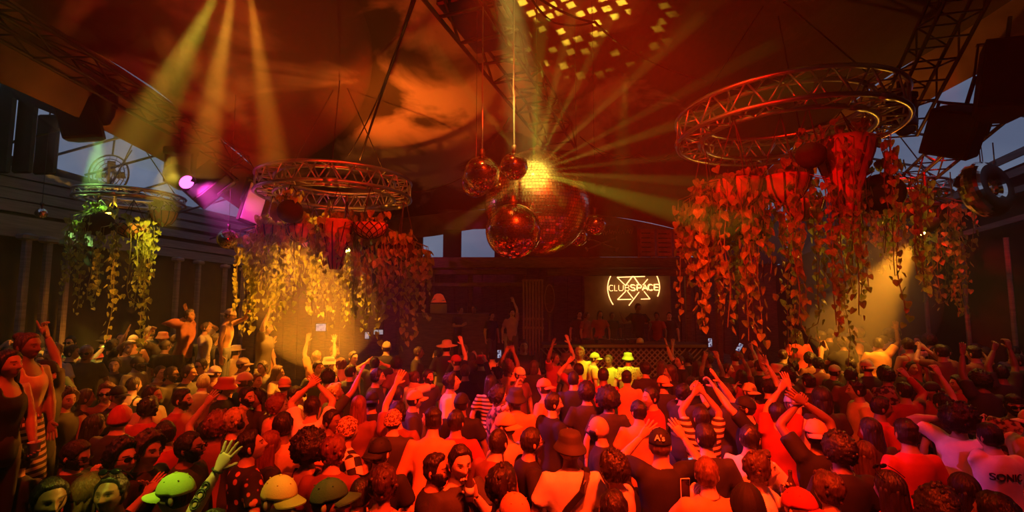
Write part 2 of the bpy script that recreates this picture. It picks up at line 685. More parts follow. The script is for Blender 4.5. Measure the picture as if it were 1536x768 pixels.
def between(p, q):
    d = Vector(q) - Vector(p)
    return Matrix.Translation(p) @ d.to_track_quat('Z', 'X').to_matrix().to_4x4() @ Matrix.Diagonal((1, 1, d.length, 1))


UNIT_BRACE = {}


def brace(p, q, r, m, parent, name='brace'):
    key = (round(r, 4), m.name)
    if key not in UNIT_BRACE:
        UNIT_BRACE[key] = bar_mesh('brace', 1.0, r, m)
    return link(name, UNIT_BRACE[key], parent, M=between(Vector(p), Vector(q)))


def straight_truss(A, B, w, h, seg, m, label, rt=.028, rb=.014, group=None):
    A, B = Vector(A), Vector(B)
    t = thing('box_truss', label, 'truss', A, group=group)
    d = (B - A)
    dn = d.normalized()
    sx = Vector((0, 0, 1)).cross(dn).normalized()
    su = dn.cross(sx).normalized()
    cs = [sx * (i * w / 2) + su * (j * h / 2) for (i, j) in ((-1, -1), (1, -1), (1, 1), (-1, 1))]
    for c in cs:
        brace(c, c + d, rt, m, t, 'chord')
    for k in range(seg + 1):
        p = d * (k / seg)
        for a, b in ((0, 1), (3, 2)):
            brace(cs[a] + p, cs[b] + p, rb, m, t, 'rung')
        if k < seg:
            q = d * ((k + 1) / seg)
            for a, b in ((0, 3), (1, 2)):
                u, v = (a, b) if k % 2 else (b, a)
                brace(cs[u] + p, cs[v] + q, rb, m, t)
            brace(cs[2] + p, cs[3] + q, rb, m, t)
    return t


# central truss running towards the booth
cA, cB = at(699, 2, 6.3), at(845, 214, 12.2)
cA = cA + (cA - cB) * .25
straight_truss(cA, cB, .72, .5, 11, M_['dull'], 'long box truss under the canopy running to the mirror balls', .035, .025)
straight_truss((-6.55, 3.6, 6.55), at(392, 262, 12.4), .34, .34, 16, M_['dull'], 'long lighting truss along the left edge of the canopy')
straight_truss(at(1452, -30, 5.6), at(1342, 196, 7.4), .5, .34, 7, M_['dull'], 'dark truss at the upper right above the hung speakers')
straight_truss(at(1530, 130, 5.9), at(1350, 290, 9.5), .3, .3, 10, M_['dull'], 'thin truss along the right edge of the canopy')
# dark duct boxes lying in the central truss
for (a, b) in (((655, -30, 6.6), (752, 60, 7.6)),):
    pa = at(*a)
    t = thing('dimmer_case', 'black equipment case on top of the central truss', 'case', at(712, 30, 7.2))
    mb = MB()
    dirv = (cB - cA).normalized()
    rotm = dirv.to_track_quat('Y', 'Z').to_matrix()
    mb.bbox((0, 0, .1), (.62, 1.5, .5), .03, rotm)
    mb.build('body', M_['black'], t)
    mb = MB()
    for s in (-.55, .55):
        mb.bbox(rotm @ Vector((.33, s, .1)), (.05, .1, .1), .01, rotm)
    mb.build('latch', M_['dull'], t)


# ------------------------------------------------------------------ ring trusses (chandeliers)
def ring_truss(c, D, w, h, seg, m, label, rt=.035, rb=.014, group=None):
    t = thing('ring_truss', label, 'truss', c, group=group)
    ro, ri = D / 2, D / 2 - w
    for (r_, z) in ((ro, h / 2), (ro, -h / 2), (ri, h / 2), (ri, -h / 2)):
        mb = MB()
        n = 72
        mb.tube([(r_ * math.cos(2 * PI * i / n), r_ * math.sin(2 * PI * i / n), z) for i in range(n)], rt, 8, closed=True)
        mb.build('ring_tube', m, t, smooth=True)

    def P(r_, k, z):
        a = 2 * PI * k / seg
        return Vector((r_ * math.cos(a), r_ * math.sin(a), z))
    protos = []
    for (r1, z1, r2, z2) in ((ro, -h / 2, ro, h / 2), (ri, -h / 2, ri, h / 2), (ro, h / 2, ri, h / 2), (ro, -h / 2, ri, -h / 2)):
        for (k1, k2) in ((0, .5), (1, .5)):
            mb = MB()
            mb.tube([P(r1, k1, z1), P(r2, k2, z2)], rb, 6)
            protos.append(mb.mesh('brace', m, True))
    for k in range(seg):
        for pm in protos:
            o = link('brace', pm, t)
            o.rotation_euler = (0, 0, 2 * PI * k / seg)
    # couplers and hanging cables
    for k in range(3):
        a = 2 * PI * (k / 3 + .13)
        x, y = (ro - w / 2) * math.cos(a), (ro - w / 2) * math.sin(a)
        zz = ceil_z(c[0] + x * .3, c[1] + y * .3) - c[2]
        mb = MB()
        mb.tube([(x, y, h / 2), (x * .12, y * .12, zz)], .012, 6)
        mb.build('cable', M_['cable'], t)
        for j in range(2):
            mb = MB()
            rr = (ro, ri)[j]
            p = Vector((rr * math.cos(a), rr * math.sin(a), -h / 2))
            tv = Vector((-math.sin(a), math.cos(a), 0))
            mb.tube([p - tv * .12, p + tv * .12], rt * 1.35, 8)
            mb.build('coupler', m, t, smooth=True)
    return t


CL = at(505, 284, 9.5)
CR = at(1172, 188, 7.0)
CLS = at(198, 298, 9.8)
CRS = at(1338, 290, 9.3)
ring_truss(CL, 3.0, .34, .34, 22, M_['steel'], 'large ring truss over the glowing yellow vines left of centre', .034, .014)
ring_truss(CR, 3.05, .36, .36, 20, M_['steel'], 'largest ring truss, hung with red-lit vines at upper right', .036, .015)
ring_truss(CLS, 1.88, .2, .14, 14, M_['steel'], 'small ring truss near the left wall with green and yellow vines', .026, .010)
ring_truss(CRS, 1.78, .3, .2, 14, M_['steel'], 'small ring truss half hidden behind the right vines', .03, .012)


# ------------------------------------------------------------------ hanging plants
def leaf_mesh(name):
    """a heart-shaped pothos leaf hanging from its stalk, folded along the midrib"""
    out = [(0, -.06), (.22, .06), (.40, -.02), (.46, -.22), (.36, -.50), (.18, -.78), (0, -1.0)]
    v = [(0, .0, .22), (0, 0, .1)]
    mid = [(0, -.02, -.06), (0, -.05, -.30), (0, -.05, -.58), (0, .02, -1.0)]
    vs_ = []
    fs_ = []
    for s in (1, -1):
        b = len(vs_)
        vs_ += [(s * x, .09 * abs(x) / .46 + .04 * math.sin(z * 6), z) for (x, z) in out]
        vs_ += mid[:3]
        quads = [(0, 1, 7), (1, 2, 7), (2, 3, 8, 7), (3, 4, 9, 8), (4, 5, 9), (5, 6, 9)]
        for q in quads:
            q = tuple(b + i for i in q)
            fs_.append(q if s > 0 else tuple(reversed(q)))
    b = len(vs_)
    vs_ += [(-.012, 0, -.05), (.012, 0, -.05), (.008, .10, .30), (-.008, .10, .30)]
    fs_.append((b, b + 1, b + 2, b + 3))
    me = bpy.data.meshes.new(name)
    me.from_pydata(vs_, [], fs_)
    me.materials.append(M_['leaf'])
    me.polygons.foreach_set('use_smooth', [True] * len(me.polygons))
    me.update()
    return me


LEAF = leaf_mesh('leaf')
LV = np.array([v.co[:] for v in LEAF.vertices])
LF = [tuple(p.vertices) for p in LEAF.polygons]


def pot(kind, t, s):
    if kind == 'vase':
        mb = MB()
        n = 28
        prof = [(.02, -.98), (.10, -.98), (.14, -.8), (.2, -.5), (.3, -.2), (.33, -.05), (.31, .02), (.27, .02), (.26, -.05)]
        rings = []
        for (r_, z) in prof:
            rings.append([Vector((s * r_ * (1 + .05 * math.cos(j * PI * .5 * 1.0)) * math.cos(2 * PI * j / n), s * r_ * (1 + .05 * math.cos(j * PI)) * math.sin(2 * PI * j / n), s * z)) for j in range(n)])
        mb.loft(rings)
        mb.build('pot', M_['terra'], t, smooth=True)
        for k in range(9):
            a = 2 * PI * k / 9
            mb = MB()
            mb.tube([(s * r_ * 1.05 * math.cos(a + z * .3), s * r_ * 1.05 * math.sin(a + z * .3), s * z) for (r_, z) in prof[1:6]], .012 * s, 5)
            mb.build('rib', M_['strap'], t, smooth=True)
        return .3 * s
    if kind == 'bowl':
        prof = [(.02, -.46), (.12, -.44), (.24, -.36), (.33, -.22), (.375, -.06), (.38, .0), (.35, .0), (.33, -.06)]
        mb = MB()
        mb.lathe([(r_ * s, z * s) for r_, z in prof], 24)
        mb.build('pot', M_['terra'], t, smooth=True)
        for k in range(12):
            a = 2 * PI * k / 12
            mb = MB()
            mb.tube([(s * r_ * 1.03 * math.cos(a), s * r_ * 1.03 * math.sin(a), s * z) for (r_, z) in prof[1:6]], .016 * s, 5)
            mb.build('rib', M_['strap'], t, smooth=True)
        return .34 * s
    if kind == 'net':
        prof = [(.02, -.34), (.15, -.32), (.28, -.24), (.36, -.12), (.39, .0), (.36, .0), (.34, -.06)]
        mb = MB()
        mb.lathe([(r_ * s, z * s) for r_, z in prof], 24)
        mb.build('pot', M_['terra'], t, smooth=True)

        def rz(f):   # radius and height along the profile
            i = min(int(f * 4), 3)
            g = f * 4 - i
            p = prof[i]
            q = prof[i + 1]
            return s * 1.03 * (p[0] + (q[0] - p[0]) * g), s * (p[1] + (q[1] - p[1]) * g)
        for sg in (1, -1):
            for k in range(12):
                mb = MB()
                pts = []
                for i in range(9):
                    f = .1 + .9 * i / 8
                    r_, z = rz(f)
                    a = 2 * PI * k / 12 + sg * f * 1.3
                    pts.append((r_ * math.cos(a), r_ * math.sin(a), z))
                mb.tube(pts, .012 * s, 4)
                mb.build('rope', M_['strap'], t, smooth=True)
        return .36 * s
    # coir ball
    mb = MB()
    mb.sphere((0, 0, -.3 * s), .32 * s, 20, 12, (1, 1, .95))
    mb.build('pot', M_['soil'], t, smooth=True)
    return .26 * s


def plant(px, py, Y, kind, s, label, ring_c, vines, leaf=.12, n_ind=150, seed=1, spread=.5, name='hanging_plant', dens=1.0):
    """vines: list of (count, min length, max length, min azimuth deg, max azimuth deg)"""
    rnd = random.Random(seed)
    c = at(px, py, Y)
    t = thing(name, label, 'plant', c)
    r0 = pot(kind, t, s)
    for k in range(3):
        a = 2 * PI * k / 3 + .4
        mb = MB()
        mb.tube([(r0 * math.cos(a), r0 * math.sin(a), 0), (0, 0, max(.25, ring_c[2] - c.z - .15))], .007, 5)
        mb.build('hanger', M_['strap'], t)
    leaves = []
    stems = MB()
    for (cnt, l0, l1, a0, a1) in vines:
        for i in range(cnt):
            a = R(rnd.uniform(a0, a1))
            L = rnd.uniform(l0, l1)
            out = r0 + rnd.uniform(.02, spread)
            pts = [Vector((r0 * .6 * math.cos(a), r0 * .6 * math.sin(a), .03)),
                   Vector((out * .8 * math.cos(a), out * .8 * math.sin(a), .12 * rnd.random())),
                   Vector((out * math.cos(a), out * math.sin(a), -.10))]
            p = pts[-1].copy()
            step = .085 / dens
            d = Vector((0, 0, -1))
            n = int(L / step)
            ph = rnd.uniform(0, 6)
            curl = rnd.random() < .25
            for k in range(n):
                w = Vector((math.sin(k * .5 + ph), math.cos(k * .43 + ph * 2), 0)) * .18
                if curl and k > n * .8:
                    w += Vector((math.cos(a + 1.5), math.sin(a + 1.5), 1.2)) * 1.0
                d = (d * .7 + (Vector((0, 0, -1)) + w) * .3).normalized()
                p = p + d * step
                pts.append(p.copy())
                az = a + (1 if k % 2 else -1) * rnd.uniform(.5, 1.6)
                leaves.append((p + Vector((math.cos(az), math.sin(az), 0)) * .05, az, leaf * rnd.uniform(.6, 1.2) * (1 - .25 * k / max(n, 1))))
            stems.tube(pts[::2] if len(pts) > 6 else pts, .006, 4)
    # bushy crown over the pot
    for i in range(int(34 * s / .9)):
        a = rnd.uniform(0, 2 * PI)
        rr = r0 * (1.15 * math.sqrt(rnd.random()) + .1)
        leaves.append((Vector((rr * math.cos(a), rr * math.sin(a), rnd.uniform(-.02, .22))), a + rnd.uniform(-.5, .5), leaf * rnd.uniform(.8, 1.25)))
    stems.build('vine', M_['stem'], t)
    mats_ = []
    for (p, az, sc) in leaves:
        tilt = rnd.uniform(-.5, .7)
        M = Matrix.Translation(p) @ Matrix.Rotation(az - PI / 2 + rnd.uniform(-.6, .6), 4, 'Z') @ Matrix.Rotation(tilt, 4, 'X') @ Matrix.Rotation(rnd.uniform(-.5, .5), 4, 'Y') @ Matrix.Scale(sc, 4)
        mats_.append(M)
    # the leaves nearest the photographer as single objects, the rest joined
    order = sorted(range(len(mats_)), key=lambda i: mats_[i].translation.y + rnd.uniform(-.1, .1))
    ind = set(order[:n_ind])
    rest = MB()
    for i, M in enumerate(mats_):
        if i in ind:
            link('leaf', LEAF, t, M=M)
        else:
            A = np.array(M)
            P = LV @ A[:3, :3].T + A[:3, 3]
            rest.add(P.tolist(), LF)
    if rest.v:
        o = rest.build('foliage', M_['leaf'], t, smooth=True)
        o['kind'] = 'stuff'
    return t


# left glowing chandelier (leaf about 12 px)
plant(408, 340, 9.3, 'bowl', .78, 'ribbed pot of trailing vines at the left rim of the glowing chandelier', CL, [(14, .9, 2.1, 120, 330), (8, .5, 1.4, 0, 360)], .145, 190, 11, .3)
plant(452, 338, 8.9, 'bowl', .72, 'dark red ribbed pot second from the left on the glowing chandelier', CL, [(12, .8, 1.7, 150, 360), (6, .5, 1.2, 0, 360)], .14, 170, 12, .3)
plant(505, 332, 8.7, 'vase', .92, 'tall tapered terracotta vase hanging mid-front of the glowing chandelier', CL, [(7, .3, 1.0, 90, 270), (7, .9, 2.0, 20, 170)], .135, 120, 13, .2)
plant(555, 336, 8.6, 'net', .82, 'round netted basket hanging on the right of the glowing chandelier', CL, [(5, .5, 1.0, 170, 230), (9, 1.0, 2.0, 20, 160)], .14, 110, 14, .3)
plant(606, 362, 9.4, 'ball', .8, 'dark vine pot at the right rim of the glowing chandelier, with longest runners', CL, [(14, .8, 2.1, 180, 380), (6, .5, 1.3, 0, 360)], .15, 190, 15, .32)
plant(518, 350, 10.4, 'bowl', .8, 'vine pot at the far back of the glowing chandelier', CL, [(16, .8, 2.0, 0, 360)], .14, 40, 16, .5)
plant(470, 352, 10.6, 'bowl', .8, 'vine pot behind the glare of the left chandelier lamp', CL, [(14, .9, 2.2, 0, 360)], .14, 40, 17, .5)
plant(436, 300, 8.4, 'ball', .7, 'bare dark fibre ball hanging inside the left end of the ring truss', CL, [], .1, 20, 18, .1, 'fibre_ball')
# right red chandelier
plant(1105, 272, 6.3, 'bowl', .86, 'red-lit ribbed bowl of vines hanging on the left of the largest ring', CR, [(10, 1.0, 2.3, 110, 290), (6, .7, 1.8, 260, 420)], .135, 240, 21, .35)
plant(1176, 266, 6.2, 'bowl', .8, 'red-lit ribbed bowl of vines hanging beside the wicker vase', CR, [(8, .7, 2.2, 170, 340), (5, .8, 1.9, 0, 170)], .13, 220, 22, .35)
plant(1264, 212, 6.1, 'vase', 1.05, 'tall tapered wicker vase, brightest red pot under the largest ring', CR, [(6, .9, 2.4, 160, 300), (4, .4, 1.2, 0, 360)], .13, 110, 23, .3)
plant(1318, 262, 6.6, 'ball', .95, 'dark mass of ivy hanging at the right end of the largest ring', CR, [(13, .5, 1.6, 150, 400), (7, .4, 1.2, 0, 360)], .125, 230, 24, .3)
plant(1058, 292, 7.2, 'ball', .75, 'leafy vine pot at the far left end of the largest ring', CR, [(8, .8, 1.9, 100, 330)], .13, 130, 25, .3)
plant(1205, 300, 7.9, 'bowl', .8, 'vine pot behind the wicker vase whose runners reach the crowd', CR, [(9, 1.2, 2.8, 0, 360)], .135, 60, 26, .5)
plant(1130, 318, 8.1, 'ball', .95, 'shaggy dark ball of vines below the ribbed bowls', CR, [(9, 1.0, 2.1, 0, 360)], .135, 60, 27, .45)
plant(1215, 214, 5.9, 'ball', .56, 'bare dark fibre ball hanging left of the wicker vase', CR, [], .1, 20, 28, .1, 'fibre_ball')
# small left chandelier
plant(150, 318, 9.4, 'ball', .82, 'dark pot with green-lit vines under the small left ring', CLS, [(9, .7, 2.1, 120, 250), (5, .5, 1.5, 60, 300)], .115, 110, 31, .24)
plant(198, 338, 9.2, 'net', .74, 'basket with yellow-lit vines under the small left ring', CLS, [(10, 1.3, 2.4, 270, 385), (3, .8, 1.6, 200, 270)], .115, 130, 32, .28)
plant(245, 318, 9.7, 'bowl', .66, 'yellow-lit vine pot at the right end of the small left ring', CLS, [(10, .8, 1.8, 150, 330)], .115, 110, 33, .14)
# small right chandelier
plant(1396, 300, 8.8, 'ball', .8, 'red-lit foliage mass at the right end of the half-hidden ring', CRS, [(24, .9, 2.1, 150, 400)], .12, 200, 41, .36)
plant(1352, 296, 9.0, 'ball', .72, 'amber-lit vine pot beside the lamp of the half-hidden ring', CRS, [(12, .5, 1.1, 0, 360)], .12, 70, 42, .26)
plant(1302, 300, 9.6, 'ball', .72, 'amber-lit vine pot seen through gaps of the dark ivy', CRS, [(13, .8, 1.7, 0, 360)], .12, 70, 43, .36)


# ------------------------------------------------------------------ mirror balls
def mirror_ball(c, r, tile, label, seed, drop=None, rod=.004, m=None):
    rnd = random.Random(seed)
    t = thing('mirror_ball', label, 'mirror ball', c)
    mb = MB()
    mb.sphere((0, 0, 0), r * .985, 32, 18)
    mb.build('core', M_['grout'], t, smooth=True)
    tl = MB()
    nr = max(8, int(PI * r / tile))
    vs_, fs_ = [], []
    for i in range(nr):
        th = PI * (i + .5) / nr
        n = max(3, int(2 * PI * r * math.sin(th) / tile))
        for j in range(n):
            a = 2 * PI * (j + (i % 2) * .07) / n
            nrm = Vector((math.sin(th) * math.cos(a), math.sin(th) * math.sin(a), math.cos(th)))
            e1 = Vector((-math.sin(a), math.cos(a), 0))
            jit = Vector((rnd.gauss(0, .012), rnd.gauss(0, .012), rnd.gauss(0, .012)))
            nn = (nrm + jit).normalized()
            e1 = (e1 - nn * e1.dot(nn)).normalized()
            e2 = nn.cross(e1)
            h = tile * .45
            hw = PI * r * math.sin(th) / n * .90
            c0 = nrm * r
            b = len(vs_)
            vs_ += [c0 - e1 * hw - e2 * h, c0 + e1 * hw - e2 * h, c0 + e1 * hw + e2 * h, c0 - e1 * hw + e2 * h]
            fs_.append((b, b + 1, b + 2, b + 3))
    tl.add(vs_, fs_)
    o = tl.build('mirror_tiles', m or M_['mirror'], t)
    o['kind'] = 'stuff'
    mb = MB()
    mb.lathe([(.02, r * .99), (r * .16, r * .98), (r * .16, r + .04), (.03, r + .06), (.03, r + .1)], 16)
    mb.build('cap', M_['dull'], t, smooth=True)
    top_ = (ceil_z(c[0], c[1]) - c[2] - .1) if drop is None else drop
    mb = MB()
    mb.tube([(0, 0, r), (0, 0, top_)], rod, 6)
    mb.build('rod', M_['steel'] if rod > .01 else M_['cable'], t)
    return t


BALL = at(806, 305, 7.0)
BR_ = 81.0 * (7.0) / FPX
mirror_ball(BALL, .80, .046, 'largest mirror ball, glaring yellow, hung at the centre', 1, m=mat('gold_mirror_tile', (.95, .84, .60), .17, 1.0))  # largest ball's tiles are tinted gold and rougher
mirror_ball(at(770, 347, 5.6), .335, .021, 'dark red mirror ball in front of the largest ball', 2)
mirror_ball(at(723, 261, 6.0), .232, .018, 'red mirror ball at the upper left of the largest ball', 3, rod=.011)
mirror_ball(at(771, 250, 5.8), .175, .016, 'smallest front mirror ball beside the yellow glare', 4, rod=.013)
mirror_ball(at(714, 274, 6.6), .21, .018, 'mirror ball half hidden behind the upper left red ball', 5)
mirror_ball(at(893, 337, 7.2), .165, .018, 'little mirror ball right of the largest ball', 6)
mirror_ball(at(866, 354, 7.6), .17, .018, 'little mirror ball peeking from behind the lower right of the largest', 7)
mirror_ball(at(342, 359, 9.0), .195, .02, 'golden mirror ball hanging under the magenta lamp at left', 8)
mirror_ball(at(62, 320, 8.2), .09, .016, 'tiny mirror ball against the striped left wall', 9)

# mirrored ring at the right
c = at(1478, 284, 6.4)
t = thing('mirror_ring', 'tilted mirrored doughnut hanging at the right edge', 'mirror ball', c)
mb = MB()
n1, n2 = 44, 22
Rm, rm = .25, .155
vs_, fs_ = [], []
for i in range(n1):
    for j in range(n2):
        a, b_ = 2 * PI * i / n1, 2 * PI * j / n2
        vs_.append(((Rm + rm * math.cos(b_)) * math.cos(a), (Rm + rm * math.cos(b_)) * math.sin(a), rm * math.sin(b_)))
for i in range(n1):
    for j in range(n2):
        fs_.append((i * n2 + j, ((i + 1) % n1) * n2 + j, ((i + 1) % n1) * n2 + (j + 1) % n2, i * n2 + (j + 1) % n2))
mb.add(vs_, fs_)
o = mb.build('mirror_tiles', M_['mirror'], t)
o['kind'] = 'stuff'
o.rotation_euler = (R(80), R(12), R(13))
mb = MB()
mb.tube([(0, 0, .38), (0.02, .05, 1.4)], .006, 5)
mb.build('wire', M_['steel'], t)
mb = MB()
mb.bbox((-.36, 0, .1), (.1, .05, .16), .01, Euler((0, .4, 0)).to_matrix())
mb.build('bracket', M_['black'], t)


# ------------------------------------------------------------------ lamps and loudspeakers
def emis(name, col, s):
    m = bpy.data.materials.new(name)
    m.use_nodes = True
    t = m.node_tree
    t.nodes.clear()
    o = t.nodes.new('ShaderNodeOutputMaterial')
    e = t.nodes.new('ShaderNodeEmission')
    e.inputs['Color'].default_value = (*col, 1)
    e.inputs['Strength'].default_value = s
    t.links.new(e.outputs[0], o.inputs['Surface'])
    return m


def moving_head(p, target, label, col, estr, size=1.0, power=None, angle=12, blend=.4, long=.5, hang=.5):
    p = Vector(p)
    t = thing('moving_head_lamp', label, 'lamp', p)
    d = (Vector(target) - p).normalized()
    rot = d.to_track_quat('Z', 'Y').to_matrix()
    s = size
    mb = MB()
    prof = [(.09, -.5), (.15, -.46), (.18, -.3), (.18, -.12), (.15, -.05), (.14, 0), (.115, 0), (.11, -.03)]
    n = 18
    mb.loft([[rot @ Vector((r_ * s * math.cos(2 * PI * j / n), r_ * s * math.sin(2 * PI * j / n), z * s * long / .5 - .005)) for j in range(n)] for (r_, z) in prof])
    mb.build('head', M_['black'], t, smooth=True)
    mb = MB()
    mb.loft([[rot @ Vector((r_ * s * math.cos(2 * PI * j / n), r_ * s * math.sin(2 * PI * j / n), z * s)) for j in range(n)] for (r_, z) in ((.108, -.02), (.09, -.008), (.03, 0))])
    mb.build('lens', emis('lens_glow', col, estr), t, smooth=True)
    mid = rot @ Vector((0, 0, -.25 * s * long / .5))
    mb = MB()
    for sx in (-1, 1):
        mb.bbox((mid.x + sx * .21 * s, mid.y, mid.z + .17 * s), (.04 * s, .1 * s, .5 * s), .01)
    mb.bbox((mid.x, mid.y, mid.z + .42 * s), (.46 * s, .2 * s, .12 * s), .02)
    mb.build('yoke', M_['black'], t)
    mb = MB()
    mb.tube([(mid.x, mid.y, mid.z + .4 * s), (mid.x, mid.y, mid.z + .4 * s + hang)], .025, 6)
    mb.build('clamp', M_['black'], t)
    if power:
        sp = spot('lamp_beam', p + d * .03, target, power, col, angle, blend, .05)
    return t


def speaker(c, size, rot, label, yoke=True, front=None, name='loudspeaker'):
    t = thing(name, label, 'speaker', c)
    t.rotation_euler = rot
    w, d, h = size
    mb = MB()
    # wedge-backed cabinet
    pts = [(-w / 2, -d / 2), (w / 2, -d / 2), (w / 2, d * .1), (w * .3, d / 2), (-w * .3, d / 2), (-w / 2, d * .1)]
    mb.loft([[Vector((x * k, y * k, z)) for x, y in pts] for (z, k) in ((-h / 2, .97), (-h / 2 + .02, 1), (h / 2 - .02, 1), (h / 2, .97))])
    mb.build('cabinet', M_['dark'], t)
    mb = MB()
    mb.bbox((0, -d / 2 - .012, 0), (w * .92, .024, h * .94), .01)
    mb.build('grille', front or M_['black'], t)
    if yoke:
        mb = MB()
        for sx in (-1, 1):
            mb.bbox((sx * (w / 2 + .03), 0, h * .28), (.02, .06, h * .6), .005)
        mb.bbox((0, 0, h * .58), (w + .1, .06, .02), .005)
        mb.tube([(0, 0, h * .58), (0, 0, h * .58 + .35)], .025, 6)
        mb.build('bracket', M_['black'], t)
    return t


speaker(at(117, 163, 7.7), (.52, .5, 1.05), (R(8), R(-14), R(30)), 'tall black loudspeaker hanging at upper left by the truss')
moving_head(at(152, 181, 8.0), at(134, 318, 9.4), 'moving head lamp with a green-white beam at upper left', (.42, 1.0, .18), 9, .95, 4500, 14, .5, .75)
moving_head(at(281, 274, 8.6), at(350, 322, 8.1), 'moving head lamp glowing magenta beside a black speaker', (1.0, .10, .62), 4.5, 1.2, 2200, 26, .6, .45)
spot('magenta_spill', at(284, 274, 8.5) + Vector((.16, .0, -.05)), at(352, 316, 9.4), 420, (1, .05, .5), 90, .7, .05)
speaker(at(313, 279, 9.0), (.62, .42, .78), (R(-28), R(34), R(-20)), 'black square loudspeaker tilted in front of the magenta lamp')
M_['panel'] = mat('white_reflector', (.8, .78, .8), .5)
speaker(at(378, 306, 9.6), (.42, .16, .85), (R(0), R(14), R(60)), 'thin black panel lamp with a pale pink-lit edge', True, M_['panel'], 'panel_lamp')
speaker(at(1503, 122, 5.6), (.46, .5, .9), (R(-8), R(10), R(-35)), 'largest black loudspeaker hanging at the upper right edge')
speaker(at(1437, 197, 6.2), (.56, .46, .62), (R(20), R(26), R(-62)), 'black loudspeaker with a red-lit side at the upper right', True, M_['dark'])
speaker(at(678, 371, 13.6), (.52, .45, .98), (0, 0, R(10)), 'tall loudspeaker hanging against the sky over the back bar', False)
moving_head(at(1362, 196, 6.7), at(1372, 214, 6.6), 'dark moving head lamp between the largest ring and the right speakers', (.02, .01, .01), .1, .9, None, 12, .4, .45)
moving_head(at(20, -6, 6.6), at(4, 60, 7.4), 'added lamp standing in for the pale blue streak at the top left corner', (.45, .75, 1.0), 5, .7, 700, 16, .4)  # added lamp, imitates the pale blue streak in the corner

# round fan above the small left ring
c = at(163, 262, 10.3)
t = thing('cage_fan', 'round wire cage fan above the small left ring', 'fan', c)
mb = MB()
for k in range(5):
    rr = .45 * (k + 1) / 5
    mb.tube([(rr * math.cos(a * PI / 14), 0, rr * math.sin(a * PI / 14)) for a in range(28)], .010 if k < 4 else .02, 5, closed=True)
for k in range(16):
    a = 2 * PI * k / 16
    mb.tube([(.06 * math.cos(a), .0, .06 * math.sin(a)), (.45 * math.cos(a), 0, .45 * math.sin(a))], .006, 4)
mb.build('cage', M_['dull'], t)
for k in range(4):
    mb = MB()
    a = 2 * PI * k / 4
    mb.bbox((.2 * math.cos(a), .05, .2 * math.sin(a)), (.26, .015, .15), .005, Euler((.5, -a, 0)).to_matrix())
    mb.build('blade', M_['dark'], t)
mb = MB()
mb.tube([(0, .06, .45), (0, .1, 1.2)], .02, 6)
mb.build('rod', M_['black'], t)


def cable(name, pts, r, label, cat='cable', n=14, sag=0.0):
    P = [Vector(p) for p in pts]
    out = []
    for i in range(len(P) - 1):
        for k in range(n):
            f = k / n
            q = P[i].lerp(P[i + 1], f)
            q.z -= sag * 4 * f * (1 - f)
            out.append(q)
    out.append(P[-1])
    mb = MB()
    base = out[0].copy()
    mb.tube([q - base for q in out], r, 6)
    return tag(mb.build(name, M_['cable'], None, base, smooth=True), label, cat)


def cz(px, py, Y, dz=.04):
    p = at(px, py, Y)
    return p


cable('cable', [at(796, -4, 5.2), at(832, 34, 5.9), at(893, 32, 6.2)], .014, 'lower of two black cables looping under the dotted ceiling', sag=.05)
cable('cable', [at(806, -4, 5.3), at(893, 34, 6.3), at(960, 84, 7.0), at(1060, 122, 7.5)], .017, 'long black cable running from the top centre to the largest ring', sag=.05)
cable('cable', [at(622, 0, 6.2), at(573, 140, 8.6), at(540, 240, 9.4)], .022, 'thick twisted cable dropping from the ceiling to the left chandelier', sag=-.02)
cable('cable', [at(618, 0, 6.2), at(566, 150, 8.6), at(519, 238, 9.3)], .012, 'thin cable beside the twisted cable of the left chandelier', sag=.06)
cable('cable', [at(870, 205, 10.5), at(950, 234, 9.6), at(1030, 226, 7.8)], .014, 'slack cable from the central truss to the largest ring', sag=.15)
cable('cable', [at(1025, 207, 7.6), at(960, 230, 8.6), at(880, 212, 10.5)], .010, 'thin slack wire between the central truss and the largest ring', sag=.25)
cable('cable', [at(620, 288, 9.4), at(700, 262, 9.6), at(764, 176, 10.0)], .010, 'thin wire sloping from the left chandelier up to the central truss', sag=.08)
for i, (x, y0, y1, Y) in enumerate(((1468, 215, 250, 6.4), (1425, 258, 296, 7.2), (1489, 214, 248, 6.4), (1460, 312, 342, 7.4))):
    mb = MB()
    a, b = at(x, y0, Y), at(x + 3, y1, Y)
    mb.tube([a - a, b - a], .008, 5)
    mb.tube([b - a + Vector((0, 0, .05)), b - a], .018, 6)
    tag(mb.build('hanging_wire', M_['steel'], None, a), ['pale wire hanging just left above the mirrored doughnut', 'pale wire hanging beside the half-hidden ring', 'pale wire hanging just right above the mirrored doughnut', 'pale wire hanging below the mirrored doughnut'][i], 'wire')


# chandelier lamps: warm floods among the pots
def flood(p, target, label, power, angle, col, estr=20, up=None, size=.8):
    moving_head(p, target, label, col, estr, size, None, 10, .4, .35, .6)
    d = (Vector(target) - Vector(p)).normalized()
    spot('flood', Vector(p) + d * .12, target, power, col, angle, .6, .06)
    o = thing('globe_bulb', label.replace('flood lamp', 'globe bulb under the flood lamp').replace('warm ', 'small ', 1), 'bulb', Vector(p) + d * .04)
    mb = MB()
    mb.sphere((0, 0, 0), .058, 14, 10)
    mb.build('globe', emis('bulb_glow', (1, .62, .14), 14), o, smooth=True)
    mb = MB()
    mb.tube([(0, 0, .03), (0, 0, .09)], .03, 8)
    mb.build('socket', M_['black'], o)


pL = at(490, 374, 9.6)
flood(pL, at(476, 520, 9.2), 'warm flood lamp glaring between the vases of the left chandelier', 2300, 58, AMBER)
pL2 = at(520, 372, 9.2)
flood(pL2, at(540, 500, 9.6), 'second warm flood lamp right of the terracotta vase', 900, 70, AMBER)
spot('flood_spill', pL + Vector((0, -.1, .06)), pL + Vector((-.5, -.5, -.9)), 8500, (1, .29, .012), 124, .6, .1)
